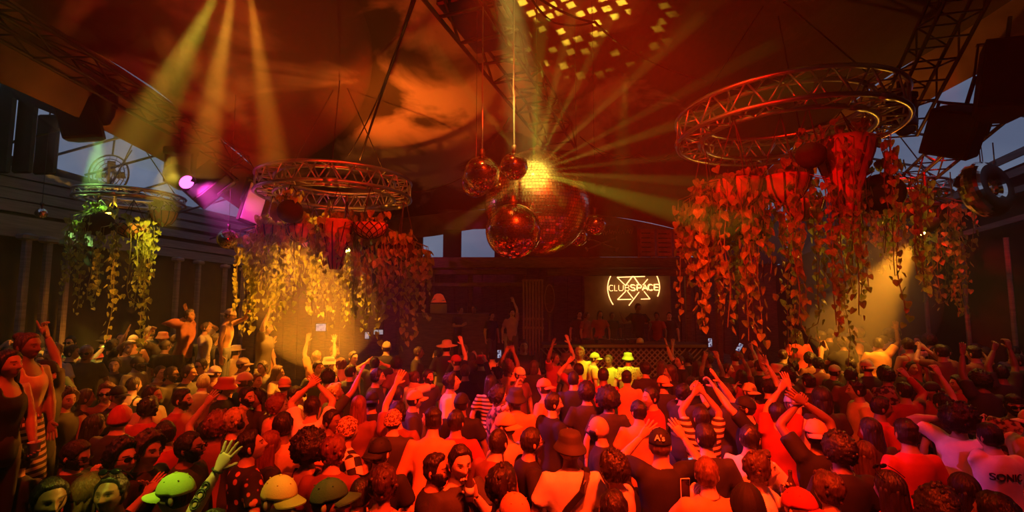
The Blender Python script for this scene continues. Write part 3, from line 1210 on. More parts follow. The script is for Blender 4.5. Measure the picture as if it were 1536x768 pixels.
# its upward spill paints the shadow of the ring on the canopy
spot('chandelier_uplight', pL + Vector((.2, -.1, .35)), (pL.x + .9, pL.y + .8, 7.0), 900, (1, .15, .010), 66, .8, .03)
spot('ring_glow', pL + Vector((.1, -.1, .2)), pL + Vector((.1, -.1, 3)), 130, (1, .30, .02), 160, .3, .03)
pR = at(1384, 346, 8.2)
flood(pR, at(1268, 505, 9.4), 'warm flood lamp behind the right vines, throwing amber haze', 1900, 44, (1, .33, .015))
spot('flood_spill_right', pR + Vector((-.1, -.1, 0)), pR + Vector((-.8, -.3, -.6)), 140, (1, .42, .03), 150, .4, .1)
pS = at(162, 322, 9.7)
flood(pS, at(186, 400, 9.6), 'warm flood lamp under the small left ring', 600, 56, (1, .46, .04))
spot('ring_glow', pR + Vector((-.3, .3, .1)), pR + Vector((-.8, .5, 2)), 60, (1, .25, .02), 130, .4, .03)
spot('ring_glow', pS + Vector((.3, -.2, .1)), pS + Vector((.4, -.1, 3)), 110, (1, .5, .05), 150, .4, .03)
spot('vine_yellow', at(262, 215, 7.9), at(230, 372, 9.4), 1900, (1, .66, .05), 25, .7, .05)


# ------------------------------------------------------------------ stage and booth
def solid(name, c, size, m, label, cat, bev=.015):
    mb = MB()
    mb.bbox((0, 0, size[2] / 2), size, bev)
    return tag(mb.build(name, m, None, (c[0], c[1], c[2])), label, cat)


ST = 1.05
t = thing('stage', 'raised wooden stage behind the booth', 'stage', (1.5, 14.0, 0))
mb = MB()
mb.bbox((0, 0, ST - .06), (11, 4.6, .12), .02)
mb.build('deck', M_['wood'], t)
mb = MB()
mb.box((0, 0, (ST - .12) / 2), (10.8, 4.4, ST - .12))
mb.build('skirt', M_['dark'], t)

M_['lime_edge'] = mat('brass_edge', (.45, .40, .16), .3, .8)
ct = at(930, 517, 11.4).z
t = thing('dj_booth', 'long dark booth with a brass-edged counter and lattice front', 'booth', ((at(930, 517, 11.4).x), 11.7, 0))
x0, x1 = at(815, 517, 11.4).x - t.location.x, at(1060, 517, 11.4).x - t.location.x
mb = MB()
mb.bbox(((x0 + x1) / 2, .1, ct - .03), (x1 - x0, .8, .06), .015)
mb.build('counter', M_['dark'], t)
mb = MB()
mb.bbox(((x0 + x1) / 2, -.31, ct - .035), (x1 - x0, .02, .07), .006)
mb.build('counter_edge', M_['lime_edge'], t)
mb = MB()
mb.box(((x0 + x1) / 2, .1, (ct - .06) / 2), (x1 - x0 - .1, .6, ct - .06))
mb.build('front_panel', M_['dark'], t)
M_['latt'] = mat('lattice_slat', (.30, .30, .20), .6)
n = 26
slat = MB()
slat.bbox((0, 0, 0), (.03, .018, 1.02), .004)
sm_ = slat.mesh('slat', M_['latt'])
for i in range(n):
    for sg in (-1, 1):
        o = link('slat', sm_, t, (x0 + .3 + (x1 - x0 - .6) * i / (n - 1), -.22 - .01 * sg, ct - .46))
        o.rotation_euler = (0, sg * R(45), 0)

# decks and mixer on the counter
for i, (dx, w, lab) in enumerate(((-.75, .32, 'leftmost flat deck player on the booth counter'), (-.35, .32, 'deck player left of the mixer on the booth counter'), (.02, .3, 'mixer in the middle of the booth counter'), (.4, .32, 'deck player right of the mixer on the booth counter'))):
    q = thing('mixer' if i == 2 else 'deck_player', lab, 'mixer' if i == 2 else 'deck', (t.location.x + dx, 11.75, ct))
    mb = MB()
    mb.bbox((0, 0, .05), (w, .38, .1), .01)
    mb.build('case', M_['black'], q)
    mb = MB()
    if i == 2:
        for k in range(4):
            for j in range(3):
                mb.lathe([(.014, .1), (.014, .125), (.01, .128)], 8, (-.1 + k * .066, -.1 + j * .08, 0))
        mb.build('knobs', M_['dull'], q)
    else:
        mb.lathe([(.11, .1), (.115, .115), (.10, .122), (.03, .122)], 20, (0, -.05, 0))
        mb.build('jog_wheel', M_['dull'], q)
c = at(960, 505, 11.5)
t2 = thing('dome_lamp', 'small lime-lit dome lamp standing on the booth counter', 'lamp', (c.x, 11.5, ct))
mb = MB()
mb.lathe([(.1, 0), (.1, .03), (.09, .035)], 16)
mb.build('base', M_['black'], t2)
mb = MB()
mb.lathe([(.09, .035), (.085, .09), (.06, .135), (.02, .155)], 16)
mb.build('dome', mat('lime_plastic', (.6, .7, .2), .4), t2, smooth=True)

# neon sign ------------------------------------------------------------
SY = 13.9
M_['neon'] = emis('neon_glass', (1.0, .47, .15), 3.2)
M_['signboard'] = mat('sign_board', (.30, .20, .10), .6, noise=(2, .3))
a, b = at(876, 404, SY + .12), at(1008, 486, SY + .12)
sg = thing('neon_sign', 'glowing neon sign reading CLUBSPACE over a six-pointed star', 'sign', ((a.x + b.x) / 2, SY + .12, b.z))
mb = MB()
mb.bbox((0, .04, (a.z - b.z) / 2), (b.x - a.x, .05, a.z - b.z), .02)
mb.build('board', M_['signboard'], sg)
for sx in (-.9, .9):
    mb = MB()
    mb.bbox((sx, .05, (ST - sg.location.z) / 2), (.06, .06, sg.location.z - ST), .008)
    mb.build('leg', M_['black'], sg)


def sp_(x3, y3):       # sign coordinates measured on a 3x enlargement
    return at(768 + x3 / 3.0, 256 + y3 / 3.0, SY) - sg.location


def neon(name, pts, r=.013):
    mb = MB()
    mb.tube([sp_(*p) for p in pts], r, 6)
    return mb.build(name, M_['neon'], sg, smooth=True)


def arc(pa, pm, pb, n=10):
    out = []
    for i in range(n + 1):
        f = i / n
        x = (1 - f) ** 2 * pa[0] + 2 * f * (1 - f) * (2 * pm[0] - .5 * (pa[0] + pb[0])) + f * f * pb[0]
        y = (1 - f) ** 2 * pa[1] + 2 * f * (1 - f) * (2 * pm[1] - .5 * (pa[1] + pb[1])) + f * f * pb[1]
        out.append((x, y))
    return out


neon('neon_arc', arc((444, 474), (431, 538), (455, 603)), .015)
neon('neon_arc', arc((650, 470), (664, 520), (655, 566)), .015)
neon('neon_bar', [(473, 480), (598, 476)])
neon('neon_bar', [(473, 480), (511, 517)])
neon('neon_bar', [(545, 472), (511, 517)], .017)
neon('neon_bar', [(545, 472), (572, 512)], .017)
neon('neon_bar', [(611, 488), (588, 515)])
neon('neon_bar', [(511, 543), (475, 580)])
neon('neon_bar', [(475, 580), (537, 579)])
neon('neon_bar', [(520, 543), (545, 575)])
neon('neon_bar', [(572, 546), (526, 607)])
neon('neon_bar', [(594, 543), (621, 577)])
neon('neon_bar', [(621, 577), (580, 578)])
GL = {
    'C': [arc((1, .2), (.02, .5), (1, .82), 8)],
    'L': [[(.05, 0), (.05, 1), (.9, 1)]],
    'U': [[(.03, 0), (.03, .75), (.2, 1), (.75, 1), (.95, .75), (.95, 0)]],
    'B': [[(.05, 1), (.05, 0), (.7, 0), (.9, .22), (.7, .46), (.05, .46)], [(.7, .46), (.98, .72), (.75, 1), (.05, 1)]],
    'S': [[(.95, .12), (.75, 0), (.2, 0), (.03, .22), (.2, .46), (.8, .54), (.97, .78), (.8, 1), (.2, 1), (.03, .86)]],
    'P': [[(.05, 1), (.05, 0), (.75, 0), (.96, .27), (.75, .55), (.05, .55)]],
    'A': [[(0, 1), (.5, 0), (1, 1)], [(.22, .66), (.78, .66)]],
    'E': [[(.95, 0), (.05, 0), (.05, 1), (.95, 1)], [(.05, .5), (.8, .5)]],
}
GL['C'] = [[(.95, .12), (.75, 0), (.3, 0), (.05, .25), (.05, .75), (.3, 1), (.75, 1), (.95, .88)]]
xs_ = [435, 459, 478, 506, 531, 560, 585, 610, 637]
ws_ = [19, 15, 22, 21, 22, 22, 23, 21, 21]
for ch, x, w in zip('CLUBSPACE', xs_, ws_):
    k = 'CLUBSPACE'.index(ch)
    bold = x > 525
    y0 = 516 - (x - 435) * .018
    h = 25
    mb = MB()
    for st in GL[ch]:
        for (ox, oy) in (((0, 0),) if not bold else ((-1.6, -1.2), (1.6, 1.2))):
            mb.tube([sp_(x + ox + w * u, y0 + oy + h * v) - Vector((0, .05, 0)) for (u, v) in st], .0095 if not bold else .011, 5)
    mb.build('neon_letter', M_['neon'], sg, smooth=True)

# painted black board with crossed bones
a, b = at(852, 338, 13.4), at(957, 385.5, 13.4)
t = thing('painted_board', 'black board with crossed bones above the booth', 'board', ((a.x + b.x) / 2, 13.4, b.z))
mb = MB()
mb.bbox((0, 0, (a.z - b.z) / 2), (b.x - a.x, .04, a.z - b.z), .01)
mb.build('panel', M_['black'], t)
M_['bone'] = mat('bone_paint', (.35, .28, .2), .7)
for (p, q) in (((880, 374), (924, 357)), ((884, 358), (926, 374))):
    A_, B_ = at(p[0], p[1], 13.36) - t.location, at(q[0], q[1], 13.36) - t.location
    mb = MB()
    mb.tube([A_, B_], .022, 6)
    for e, o2 in ((A_, B_), (B_, A_)):
        dd = (e - o2).normalized()
        pp = Vector((-dd.z, 0, dd.x))
        for s in (-1, 1):
            mb.sphere(e + pp * s * .03, .035, 8, 6)
    mb.build('bone', M_['bone'], t, smooth=True)
mb = MB()
rnd = random.Random(5)
pts = []
for i in range(40):
    u = i / 39
    pts.append(at(904 + 46 * u, 349 - 3 * u + 5 * math.sin(i * 1.9) * (.5 + .5 * rnd.random()), 13.37) - t.location)
mb.tube(pts, .007, 4)
mb.build('scrawl', M_['bone'], t)

# red crates on the beam
for i, (x0_, x1_) in enumerate(((957, 981), (982, 1006), (1007, 1031))):
    a, b = at(x0_, 344 + i, 13.25), at(x1_, 385.5, 13.25)
    t = thing('slatted_crate', ['left one of three red slatted crates above the neon sign', 'middle one of three red slatted crates above the neon sign', 'right one of three red slatted crates above the neon sign'][i], 'crate', ((a.x + b.x) / 2, 13.25, b.z), group='crates on the header beam')
    W, H = b.x - a.x - .02, a.z - b.z
    M_['crate'] = mat('red_crate', (.42, .07, .04), .6, noise=(5, .3))
    for k in range(6):
        mb = MB()
        mb.bbox((0, -.15, H * (k + .5) / 6), (W, .02, H / 6 * .72), .004)
        mb.build('slat', M_['crate'], t)
    for sx in (-1, 1):
        mb = MB()
        mb.bbox((sx * (W / 2 - .02), 0, H / 2), (.04, .3, H), .004)
        mb.build('side', M_['crate'], t)
    mb = MB()
    mb.box((0, .14, H / 2), (W - .08, .02, H - .02))
    mb.build('back', M_['black'], t)

# carved slatted screen left of the booth
a, b = at(783, 419, 12.3), at(816, 545, 12.3)
t = thing('slatted_screen', 'tall red-brown slatted wooden screen left of the booth', 'screen', ((a.x + b.x) / 2, 12.3, ST))
W, H = b.x - a.x, a.z - ST
for k in range(7):
    mb = MB()
    mb.bbox((-W / 2 + W * (k + .5) / 7, 0, H / 2), (W / 7 * .6, .03, H - .04), .006)
    mb.build('slat', M_['woodl'], t)
for z in (.03, H * .45, H * .55, H - .03):
    mb = MB()
    mb.bbox((0, .02, z), (W, .05, .06), .01)
    mb.build('rail', M_['woodl'], t)
# round-topped plaque beside it
c = at(824, 448, 12.6)
t = thing('carved_plaque', 'round-headed carved plaque beside the slatted screen', 'plaque', c)
mb = MB()
n = 20
mb.loft([[Vector((.16 * math.cos(2 * PI * j / n), y, .42 * math.sin(2 * PI * j / n))) for j in range(n)] for y in (-.02, .02)])
mb.build('panel', M_['wood'], t)
mb = MB()
mb.tube([(.13 * math.cos(2 * PI * j / n), -.03, .37 * math.sin(2 * PI * j / n)) for j in range(n)], .018, 5, closed=True)
mb.build('rim', M_['woodl'], t)
mb = MB()
mb.bbox((0, .03, (ST - c.z) / 2 - .2), (.07, .05, c.z - ST - .4), .008)
mb.build('stake', M_['wood'], t)

# table lamp with a red shade at the back bar
c = at(658, 447, 12.8)
t = thing('bar_lamp', 'small red-shaded lamp on a drum at the back bar', 'lamp', (c.x, 12.8, c.z - .12))
mb = MB()
mb.lathe([(.21, .0), (.2, .03), (.12, .2), (.05, .24)], 16)
mb.build('shade', mat('red_shade', (.65, .10, .05), .6, emit=(1, .06, .01), estr=.25), t, smooth=True)
mb = MB()
mb.lathe([(.22, -.30), (.23, -.28), (.23, -.06), (.21, -.04)], 16)
mb.build('drum', mat('amber_drum', (.35, .25, .08), .6), t, smooth=True)
mb = MB()
mb.tube([(-.19, -.09, .02), (-.08, -.15, .09), (.05, -.17, .04), (.18, -.1, .06)], .016, 5)
mb.build('ribbon', M_['bone'], t)
solid('back_bar', (at(668, 480, 12.9).x, 12.9, ST), (2.4, .5, at(668, 470, 12.9).z - ST), M_['wood'], 'dark back bar cabinet under the red lamp', 'bar')

# right side bar glimpsed through amber haze
Yb = 14.2
a, b = at(1306, 436, Yb), at(1350, 470, Yb)
t = thing('lit_bar_shelf', 'amber-lit bar shelf seen through the haze at right', 'shelf', ((a.x + b.x) / 2, Yb, 0))
W = b.x - a.x
for z in (b.z, (a.z + b.z) / 2 + .06, a.z):
    mb = MB()
    mb.bbox((0, 0, z), (W, .35, .05), .01)
    mb.build('shelf_board', M_['woodl'], t)
for sx in (-1, 1):
    mb = MB()
    mb.bbox((sx * W / 2, 0, (a.z + .3) / 2), (.12, .36, a.z + .3), .01)
    mb.build('upright', M_['woodl'], t)
mb = MB()
mb.bbox((.18, .1, b.z + .25), (.18, .02, .36), .01)
mb.build('lit_panel', mat('orange_panel', (.7, .25, .15), .5, emit=(1, .22, .08), estr=.5), t)
for i, dx in enumerate((-.3, -.16, -.02)):
    q = thing('bottle', ['left bottle on the amber-lit bar shelf', 'middle bottle on the amber-lit bar shelf', 'right bottle on the amber-lit bar shelf'][i], 'bottle', (t.location.x + dx, Yb - .05, b.z + .025), group='bottles on the right bar shelf')
    mb = MB()
    mb.lathe([(.035, 0), (.04, .01), (.04, .17), (.014, .23), (.014, .29)], 12)
    mb.build('glass', mat('bottle_glass', (.15, .12, .05), .15), q, smooth=True)
    mb = MB()
    mb.lathe([(.016, .29), (.016, .31), (.01, .312)], 10)
    mb.build('cap', M_['dull'], q)
c = at(1362, 452, 13.6)
t = thing('pedestal_fan', 'small silver pedestal fan right of the amber bar', 'fan', (c.x, 13.6, 0))
mb = MB()
mb.tube([(.18 * math.cos(k * PI / 10), 0, c.z + .18 * math.sin(k * PI / 10)) for k in range(20)], .015, 5, closed=True)
mb.tube([(.1 * math.cos(k * PI / 10), 0, c.z + .1 * math.sin(k * PI / 10)) for k in range(20)], .008, 5, closed=True)
mb.build('cage', M_['steel'], t)
mb = MB()
mb.tube([(0, .02, 0), (0, .02, c.z - .18)], .02, 6)
mb.lathe([(.2, 0), (.2, .03), (.03, .05)], 14)
mb.build('stand', M_['steel'], t)
mb = MB()
for k in range(4):
    a_ = k * PI / 2
    mb.bbox((.08 * math.cos(a_), .0, c.z + .08 * math.sin(a_)), (.1, .01, .06), .003, Euler((.5, -a_, 0)).to_matrix())
mb.build('blades', M_['dull'], t)
# string of little bulbs
pts = [at(1384, 460, 13.5), at(1402, 460, 13.5), at(1414, 458, 13.5), at(1424, 456, 13.5), at(1432, 454, 13.5), at(1440, 452, 13.5)]
t = thing('string_lights', 'string of tiny white bulbs above the right bar', 'lights', pts[0])
mb = MB()
mb.tube([p + Vector((0, 0, .05)) - pts[0] for p in pts], .006, 4)
mb.build('wire', M_['cable'], t)
bm_ = MB()
bm_.sphere((0, 0, 0), .028, 8, 6)
bmm = bm_.mesh('bulb', emis('tiny_bulb', (1, .8, .6), 2.2), True)
for p in pts:
    link('bulb', bmm, t, p - pts[0])
# lit opening at the far right
a, b = at(1462, 446, 15), at(1480, 462, 15)
w = MB()
w.bbox((0, 0, 0), (b.x - a.x + .1, .06, a.z - b.z + .1), .01)
wo_ = struct(w.build('window_1', M_['dark'], None, ((a.x + b.x) / 2, 14.96, (a.z + b.z) / 2)), 'small lit opening far off at the right')
w = MB()
for k in range(3):
    w.box((-(b.x - a.x) / 3 + k * (b.x - a.x) / 3, -.04, 0), ((b.x - a.x) / 3 * .86, .02, a.z - b.z))
w.build('pane', mat('window_light', (.4, .45, .4), .5, emit=(.75, .85, .7), estr=.55, noise=(12, .6)), wo_)
for (x, y, Y, W_, H_) in ((482, 491, 14.8, .3, .22), (568, 498, 14.8, .28, .14), (551, 503, 14.8, .12, .2)):
    c = at(x, y, Y)
    w = MB()
    w.bbox((0, 0, 0), (W_ + .06, .06, H_ + .06), .01)
    wo_ = struct(w.build('window_2', M_['dark'], None, c), 'small pale lit opening behind the left chandelier')
    w = MB()
    w.box((0, -.035, 0), (W_, .02, H_))
    w.build('pane', mat('window_light', (.5, .5, .55), .5, emit=(.85, .9, 1.0), estr=.3, noise=(9, .8)), wo_)

# platforms for the people who stand above the crowd
c = at(330, 520, 9.0)
t = thing('dance_platform', 'low dark platform under the dancers by the left wall', 'platform', (c.x, 9.3, 0))
mb = MB()
mb.bbox((0, 0, .87), (3.4, 1.9, .1), .02)
mb.build('deck', M_['wood'], t)
mb = MB()
mb.box((0, 0, .41), (3.3, 1.8, .82))
mb.build('skirt', M_['dark'], t)
t = thing('side_platform', 'raised platform at the left edge where two women stand', 'platform', (-4.9, 3.4, 0))
mb = MB()
mb.bbox((0, 0, .77), (2.2, 3.4, .1), .02)
mb.build('deck', M_['wood'], t)
mb = MB()
mb.box((0, 0, .36), (2.1, 3.3, .72))
mb.build('skirt', M_['dark'], t)

# beams of the show: coloured accents, and added spots imitating the mirror ball's shower
G0 = at(800, 262, 6.25)
nrm = (G0 - BALL).normalized()
vw = (CAM - G0).normalized()
rf = (2 * nrm.dot(vw) * nrm - vw).normalized()
KEY = G0 + rf * 3.6
moving_head(KEY, G0, 'lamp overhead that strikes the largest mirror ball', (1, .72, .10), 14, 1.5, 20000, 13, 1.0, .5, .4)
G1 = BALL + Vector((-.05, -.66, .75)).normalized() * .88
spot('ball_reflection_spot', G1, G1 + Vector((.24, .42, 1.0)), 2200, YELLOW, 60, .5, .010, gobo_dots(13, .30, .10))
for (px, py, Y, pw, cl, an) in ((1400, 420, 4.3, 4200, (.8, .9, .05), 10), (1500, 300, 4.4, 5000, YELLOW, 5), (1400, 60, 4.4, 5000, YELLOW, 5), (1120, -40, 5.2, 6000, YELLOW, 5), (960, -60, 5.4, 5000, (.9, .8, .05), 5), (880, -60, 5.4, 6000, YELLOW, 6),
                                (898, 548, 10.0, 1600, YELLOW, 6), (640, 60, 5.4, 2500, YELLOW, 6), (600, 400, 4.6, 1500, (1, .5, .04), 7), (1250, 20, 4.9, 4000, YELLOW, 4), (815, -40, 5.6, 4000, LIME, 8), (1500, 360, 4.4, 2600, YELLOW, 4), (1450, 190, 4.4, 2600, YELLOW, 4), (1180, 300, 4.8, 1800, YELLOW, 3), (1030, 20, 5.2, 2600, YELLOW, 3)):
    spot('ball_ray_spot', G0 + nrm * .07, at(px, py, Y), pw, cl, an, .7, .012)
for (px, py, tx, ty, pw, cl, an) in ((338, -30, 225, 160, 3600, YELLOW, 12), (352, -30, 318, 160, 3600, (1, .42, .03), 13), (372, -30, 404, 190, 2800, (1, .32, .02), 12), (330, -30, 262, 150, 1500, (.8, 1, .05), 9)):
    spot('top_beam', at(px, py, 5.6), at(tx, ty, 5.9), pw, cl, an, 1.0, .04)
spot('booth_lime', (1.9, 7.5, 6.6), at(915, 545, 10.2), 2200, LIME, 15, .6, .05)
spot('lime_left', (-4.9, 3.2, 6.4), at(98, 524, 8.6), 1300, (.45, 1, .12), 8, .5, .05)
spot('lime_front', (-2.9, 1.7, 6.2), at(216, 750, 2.9), 800, (.75, 1, .06), 18, .6, .05)
spot('amber_front', (-1.3, 1.6, 6.2), at(405, 748, 2.9), 420, (1, .62, .05), 15, .6, .05)


# ================================================================== people
M_['skin'] = mat('skin', (.5, .3, .2), .48, obj_color=True, bump=(40, .06))
M_['eye'] = mat('eye_dark', (.05, .035, .03), .25)
M_['brow'] = mat('brow', (.09, .05, .035), .7)
M_['lip'] = mat('lip', (.38, .15, .12), .45)
M_['cloth'] = mat('plain_cloth', (.5, .5, .5), .82, obj_color=True, noise=(7, .14), bump=(120, .12))
M_['hair'] = mat('hair', (.03, .02, .015), .42, obj_color=True, noise=(26, .45, (1, 1, .22)), bump=(70, .6, (1, 1, .12)))
M_['hat'] = mat('hat_cloth', (.5, .5, .5), .75, obj_color=True, bump=(160, .15))
M_['lens'] = mat('sunglass_lens', (.008, .008, .01), .08)
M_['denim'] = mat('trouser_cloth', (.03, .035, .05), .8, obj_color=True)


def pattern_mat(name, build):
    m = bpy.data.materials.new(name)
    m.use_nodes = True
    t = m.node_tree
    b = t.nodes.get('Principled BSDF')
    b.inputs['Roughness'].default_value = .8
    te = t.nodes.new('ShaderNodeTexCoord')
    build(t, te.outputs['Object'], b.inputs['Base Color'])
    return m


def two_tone(t, fac, c0, c1, dst, pos=.5, w=.02):
    r = t.nodes.new('ShaderNodeValToRGB')
    r.color_ramp.elements[0].position = pos - w
    r.color_ramp.elements[0].color = (*c0, 1)
    r.color_ramp.elements[1].position = pos + w
    r.color_ramp.elements[1].color = (*c1, 1)
    t.links.new(fac, r.inputs['Fac'])
    t.links.new(r.outputs['Color'], dst)


def pat_checker(c0, c1, scale, rot=0.0):
    def f(t, co, dst):
        mp_ = t.nodes.new('ShaderNodeMapping')
        mp_.inputs['Rotation'].default_value = (0, rot, 0)
        mp_.inputs['Scale'].default_value = (1, .001, 1)
        c = t.nodes.new('ShaderNodeTexChecker')
        c.inputs['Color1'].default_value = (*c0, 1)
        c.inputs['Color2'].default_value = (*c1, 1)
        c.inputs['Scale'].default_value = scale
        t.links.new(co, mp_.inputs['Vector'])
        t.links.new(mp_.outputs['Vector'], c.inputs['Vector'])
        t.links.new(c.outputs['Color'], dst)
    return f


def pat_stripe(c0, c1, scale, axis=2, pos=.5):
    def f(t, co, dst):
        w = t.nodes.new('ShaderNodeTexWave')
        w.wave_type = 'BANDS'
        w.bands_direction = 'XYZ'[axis]
        w.inputs['Scale'].default_value = scale
        w.inputs['Distortion'].default_value = .6
        t.links.new(co, w.inputs['Vector'])
        two_tone(t, w.outputs['Fac'], c0, c1, dst, pos, .08)
    return f


def pat_spots(c0, c1, scale, thr=.35):
    def f(t, co, dst):
        w = t.nodes.new('ShaderNodeTexVoronoi')
        w.inputs['Scale'].default_value = scale
        t.links.new(co, w.inputs['Vector'])
        two_tone(t, w.outputs['Distance'], c1, c0, dst, thr, .03)
    return f


def pat_noise(c0, c1, scale):
    def f(t, co, dst):
        w = t.nodes.new('ShaderNodeTexNoise')
        w.inputs['Scale'].default_value = scale
        w.inputs['Detail'].default_value = 3
        t.links.new(co, w.inputs['Vector'])
        two_tone(t, w.outputs['Fac'], c0, c1, dst, .5, .05)
    return f


PAT = {
    'checker': pattern_mat('checkered_cloth', pat_checker((.02, .02, .02), (.75, .7, .6), 12, .5)),
    'plaid': pattern_mat('plaid_cloth', pat_checker((.25, .03, .03), (.65, .35, .2), 10, .78)),
    'stripe': pattern_mat('striped_cloth', pat_stripe((.04, .02, .02), (.72, .55, .4), 5.5)),
    'melon': pattern_mat('melon_print_cloth', pat_spots((.025, .02, .03), (.75, .25, .15), 15, .33)),
    'leopard': pattern_mat('spotted_cloth', pat_spots((.62, .58, .2), (.05, .04, .02), 26, .26)),
    'paisley': pattern_mat('paisley_cloth', pat_noise((.05, .05, .03), (.55, .5, .2), 22)),
    'print': pattern_mat('printed_cloth', pat_noise((.05, .02, .02), (.5, .3, .2), 16)),
    'leoknit': pattern_mat('speckled_knit', pat_noise((.10, .03, .02), (.70, .40, .22), 60)),
}


def nz3(P, seed, freq, octs=3):
    """cheap smooth noise from sums of sines (vectorised)"""
    rs = np.random.RandomState(seed)
    out = np.zeros(len(P))
    a = 1.0
    for o in range(octs):
        for k in range(5):
            d = rs.normal(size=3)
            d /= np.linalg.norm(d)
            out += a * np.sin(P @ d * freq * (2 ** o) * rs.uniform(.7, 1.4) + rs.uniform(0, 6.28))
        a *= .5
    return out / 4.5


def sm(x, a, b):
    t = np.clip((x - a) / (b - a), 0, 1)
    return t * t * (3 - 2 * t)


# ---------------------------------------------------------------- head (local: face +Y, centre at the origin)
def skull(D):
    """unit directions (n,3) -> points on the skull without features"""
    x = D[:, 0] * .077
    y = D[:, 1] * .098
    z = D[:, 2] * .118
    low = sm(-z, .015, .118)
    x = x * (1 - .30 * low)
    front = sm(y, -.01, .05)
    y = np.where(y > 0, y * (1 + .02 * low), y * (1 - .38 * low))
    y = np.where((z > .0) & (y < 0), y * 1.03, y)
    y = y + front * low * .004
    return np.stack([x, y, z], 1)


def face(D):
    P = skull(D)
    x, y, z = P[:, 0], P[:, 1], P[:, 2]
    f = sm(D[:, 1], .1, .45)
    ax = np.abs(x)
    g = lambda v, c, s: np.exp(-((v - c) / s) ** 2)
    dy = np.zeros_like(x)
    dy += .006 * g(z, .026, .012) * sm(.055 - ax, 0, .02)
    dy -= .013 * g(ax, .031, .016) * g(z, .006, .013)
    dy += .006 * g(ax, .031, .010) * g(z, .004, .007)
    nose = sm(z, -.047, -.034) * (1 - sm(z, -.034, .022)) + .22 * g(z, .012, .012)
    dy += .030 * np.exp(-(x / (.0115 + .004 * g(z, -.034, .012))) ** 2) * np.clip(nose, 0, 1)
    dy += .007 * np.exp(-(x / .024) ** 2) * (g(z, -.061, .0065) + .9 * g(z, -.074, .006))
    dy -= .004 * np.exp(-(x / .026) ** 2) * g(z, -.0675, .003)
    dy += .010 * np.exp(-(x / .024) ** 2) * g(z, -.103, .016)
    dy += .004 * g(ax, .042, .018) * g(z, -.02, .02)
    dy -= .004 * g(ax, .047, .016) * g(z, -.062, .02)
    P[:, 1] += f * dy
    return P


def sph_dirs(naz, nel, warp=0.0):
    az = np.linspace(0, 2 * PI, naz, endpoint=False)
    az = az + warp * np.sin(2 * (az - PI / 2)) * .5 - warp * np.sin(az - PI / 2 + 0) * 0
    if warp:
        u = np.linspace(-1, 1, naz, endpoint=False)
        a = np.sign(u) * (np.abs(u) ** (1 + warp)) * PI
        az = PI / 2 + a
    el = np.linspace(-PI / 2 + .03, PI / 2 - .03, nel)
    D = []
    for e in el:
        for a in az:
            D.append((math.cos(e) * math.cos(a), math.cos(e) * math.sin(a), math.sin(e)))
    return np.array(D), naz, nel


def grid_faces(naz, nel):
    F = []
    for i in range(nel - 1):
        for j in range(naz):
            k = (j + 1) % naz
            F.append((i * naz + j, i * naz + k, (i + 1) * naz + k, (i + 1) * naz + j))
    F.append(tuple(range(naz - 1, -1, -1)))
    F.append(tuple((nel - 1) * naz + j for j in range(naz)))
    return F


_D, _a, _e = sph_dirs(46, 40, .55)
HEAD_V = face(_D)
HEAD_F = grid_faces(_a, _e)
HEAD_M = []
for q in HEAD_F:
    c = HEAD_V[list(q)].mean(0)
    m_ = 0
    ax = abs(c[0])
    if len(q) == 4 and c[1] > .04:
        if ((ax - .031) / .0125) ** 2 + ((c[2] - .004) / .0048) ** 2 < 1:
            m_ = 1
        elif abs(c[2] - .0255 - .005 * math.cos((ax - .034) * 70)) < .0036 and .013 < ax < .050:
            m_ = 2
        elif ax < .024 and -.079 < c[2] < -.057 and c[1] > .06:
            m_ = 3
    HEAD_M.append(m_)


def ears(mb):
    for s in (-1, 1):
        mb.sphere((s * .077, -.008, -.008), 1, 8, 6, (.010, .019, .031), M=Euler((R(-8), 0, s * R(18))).to_matrix())


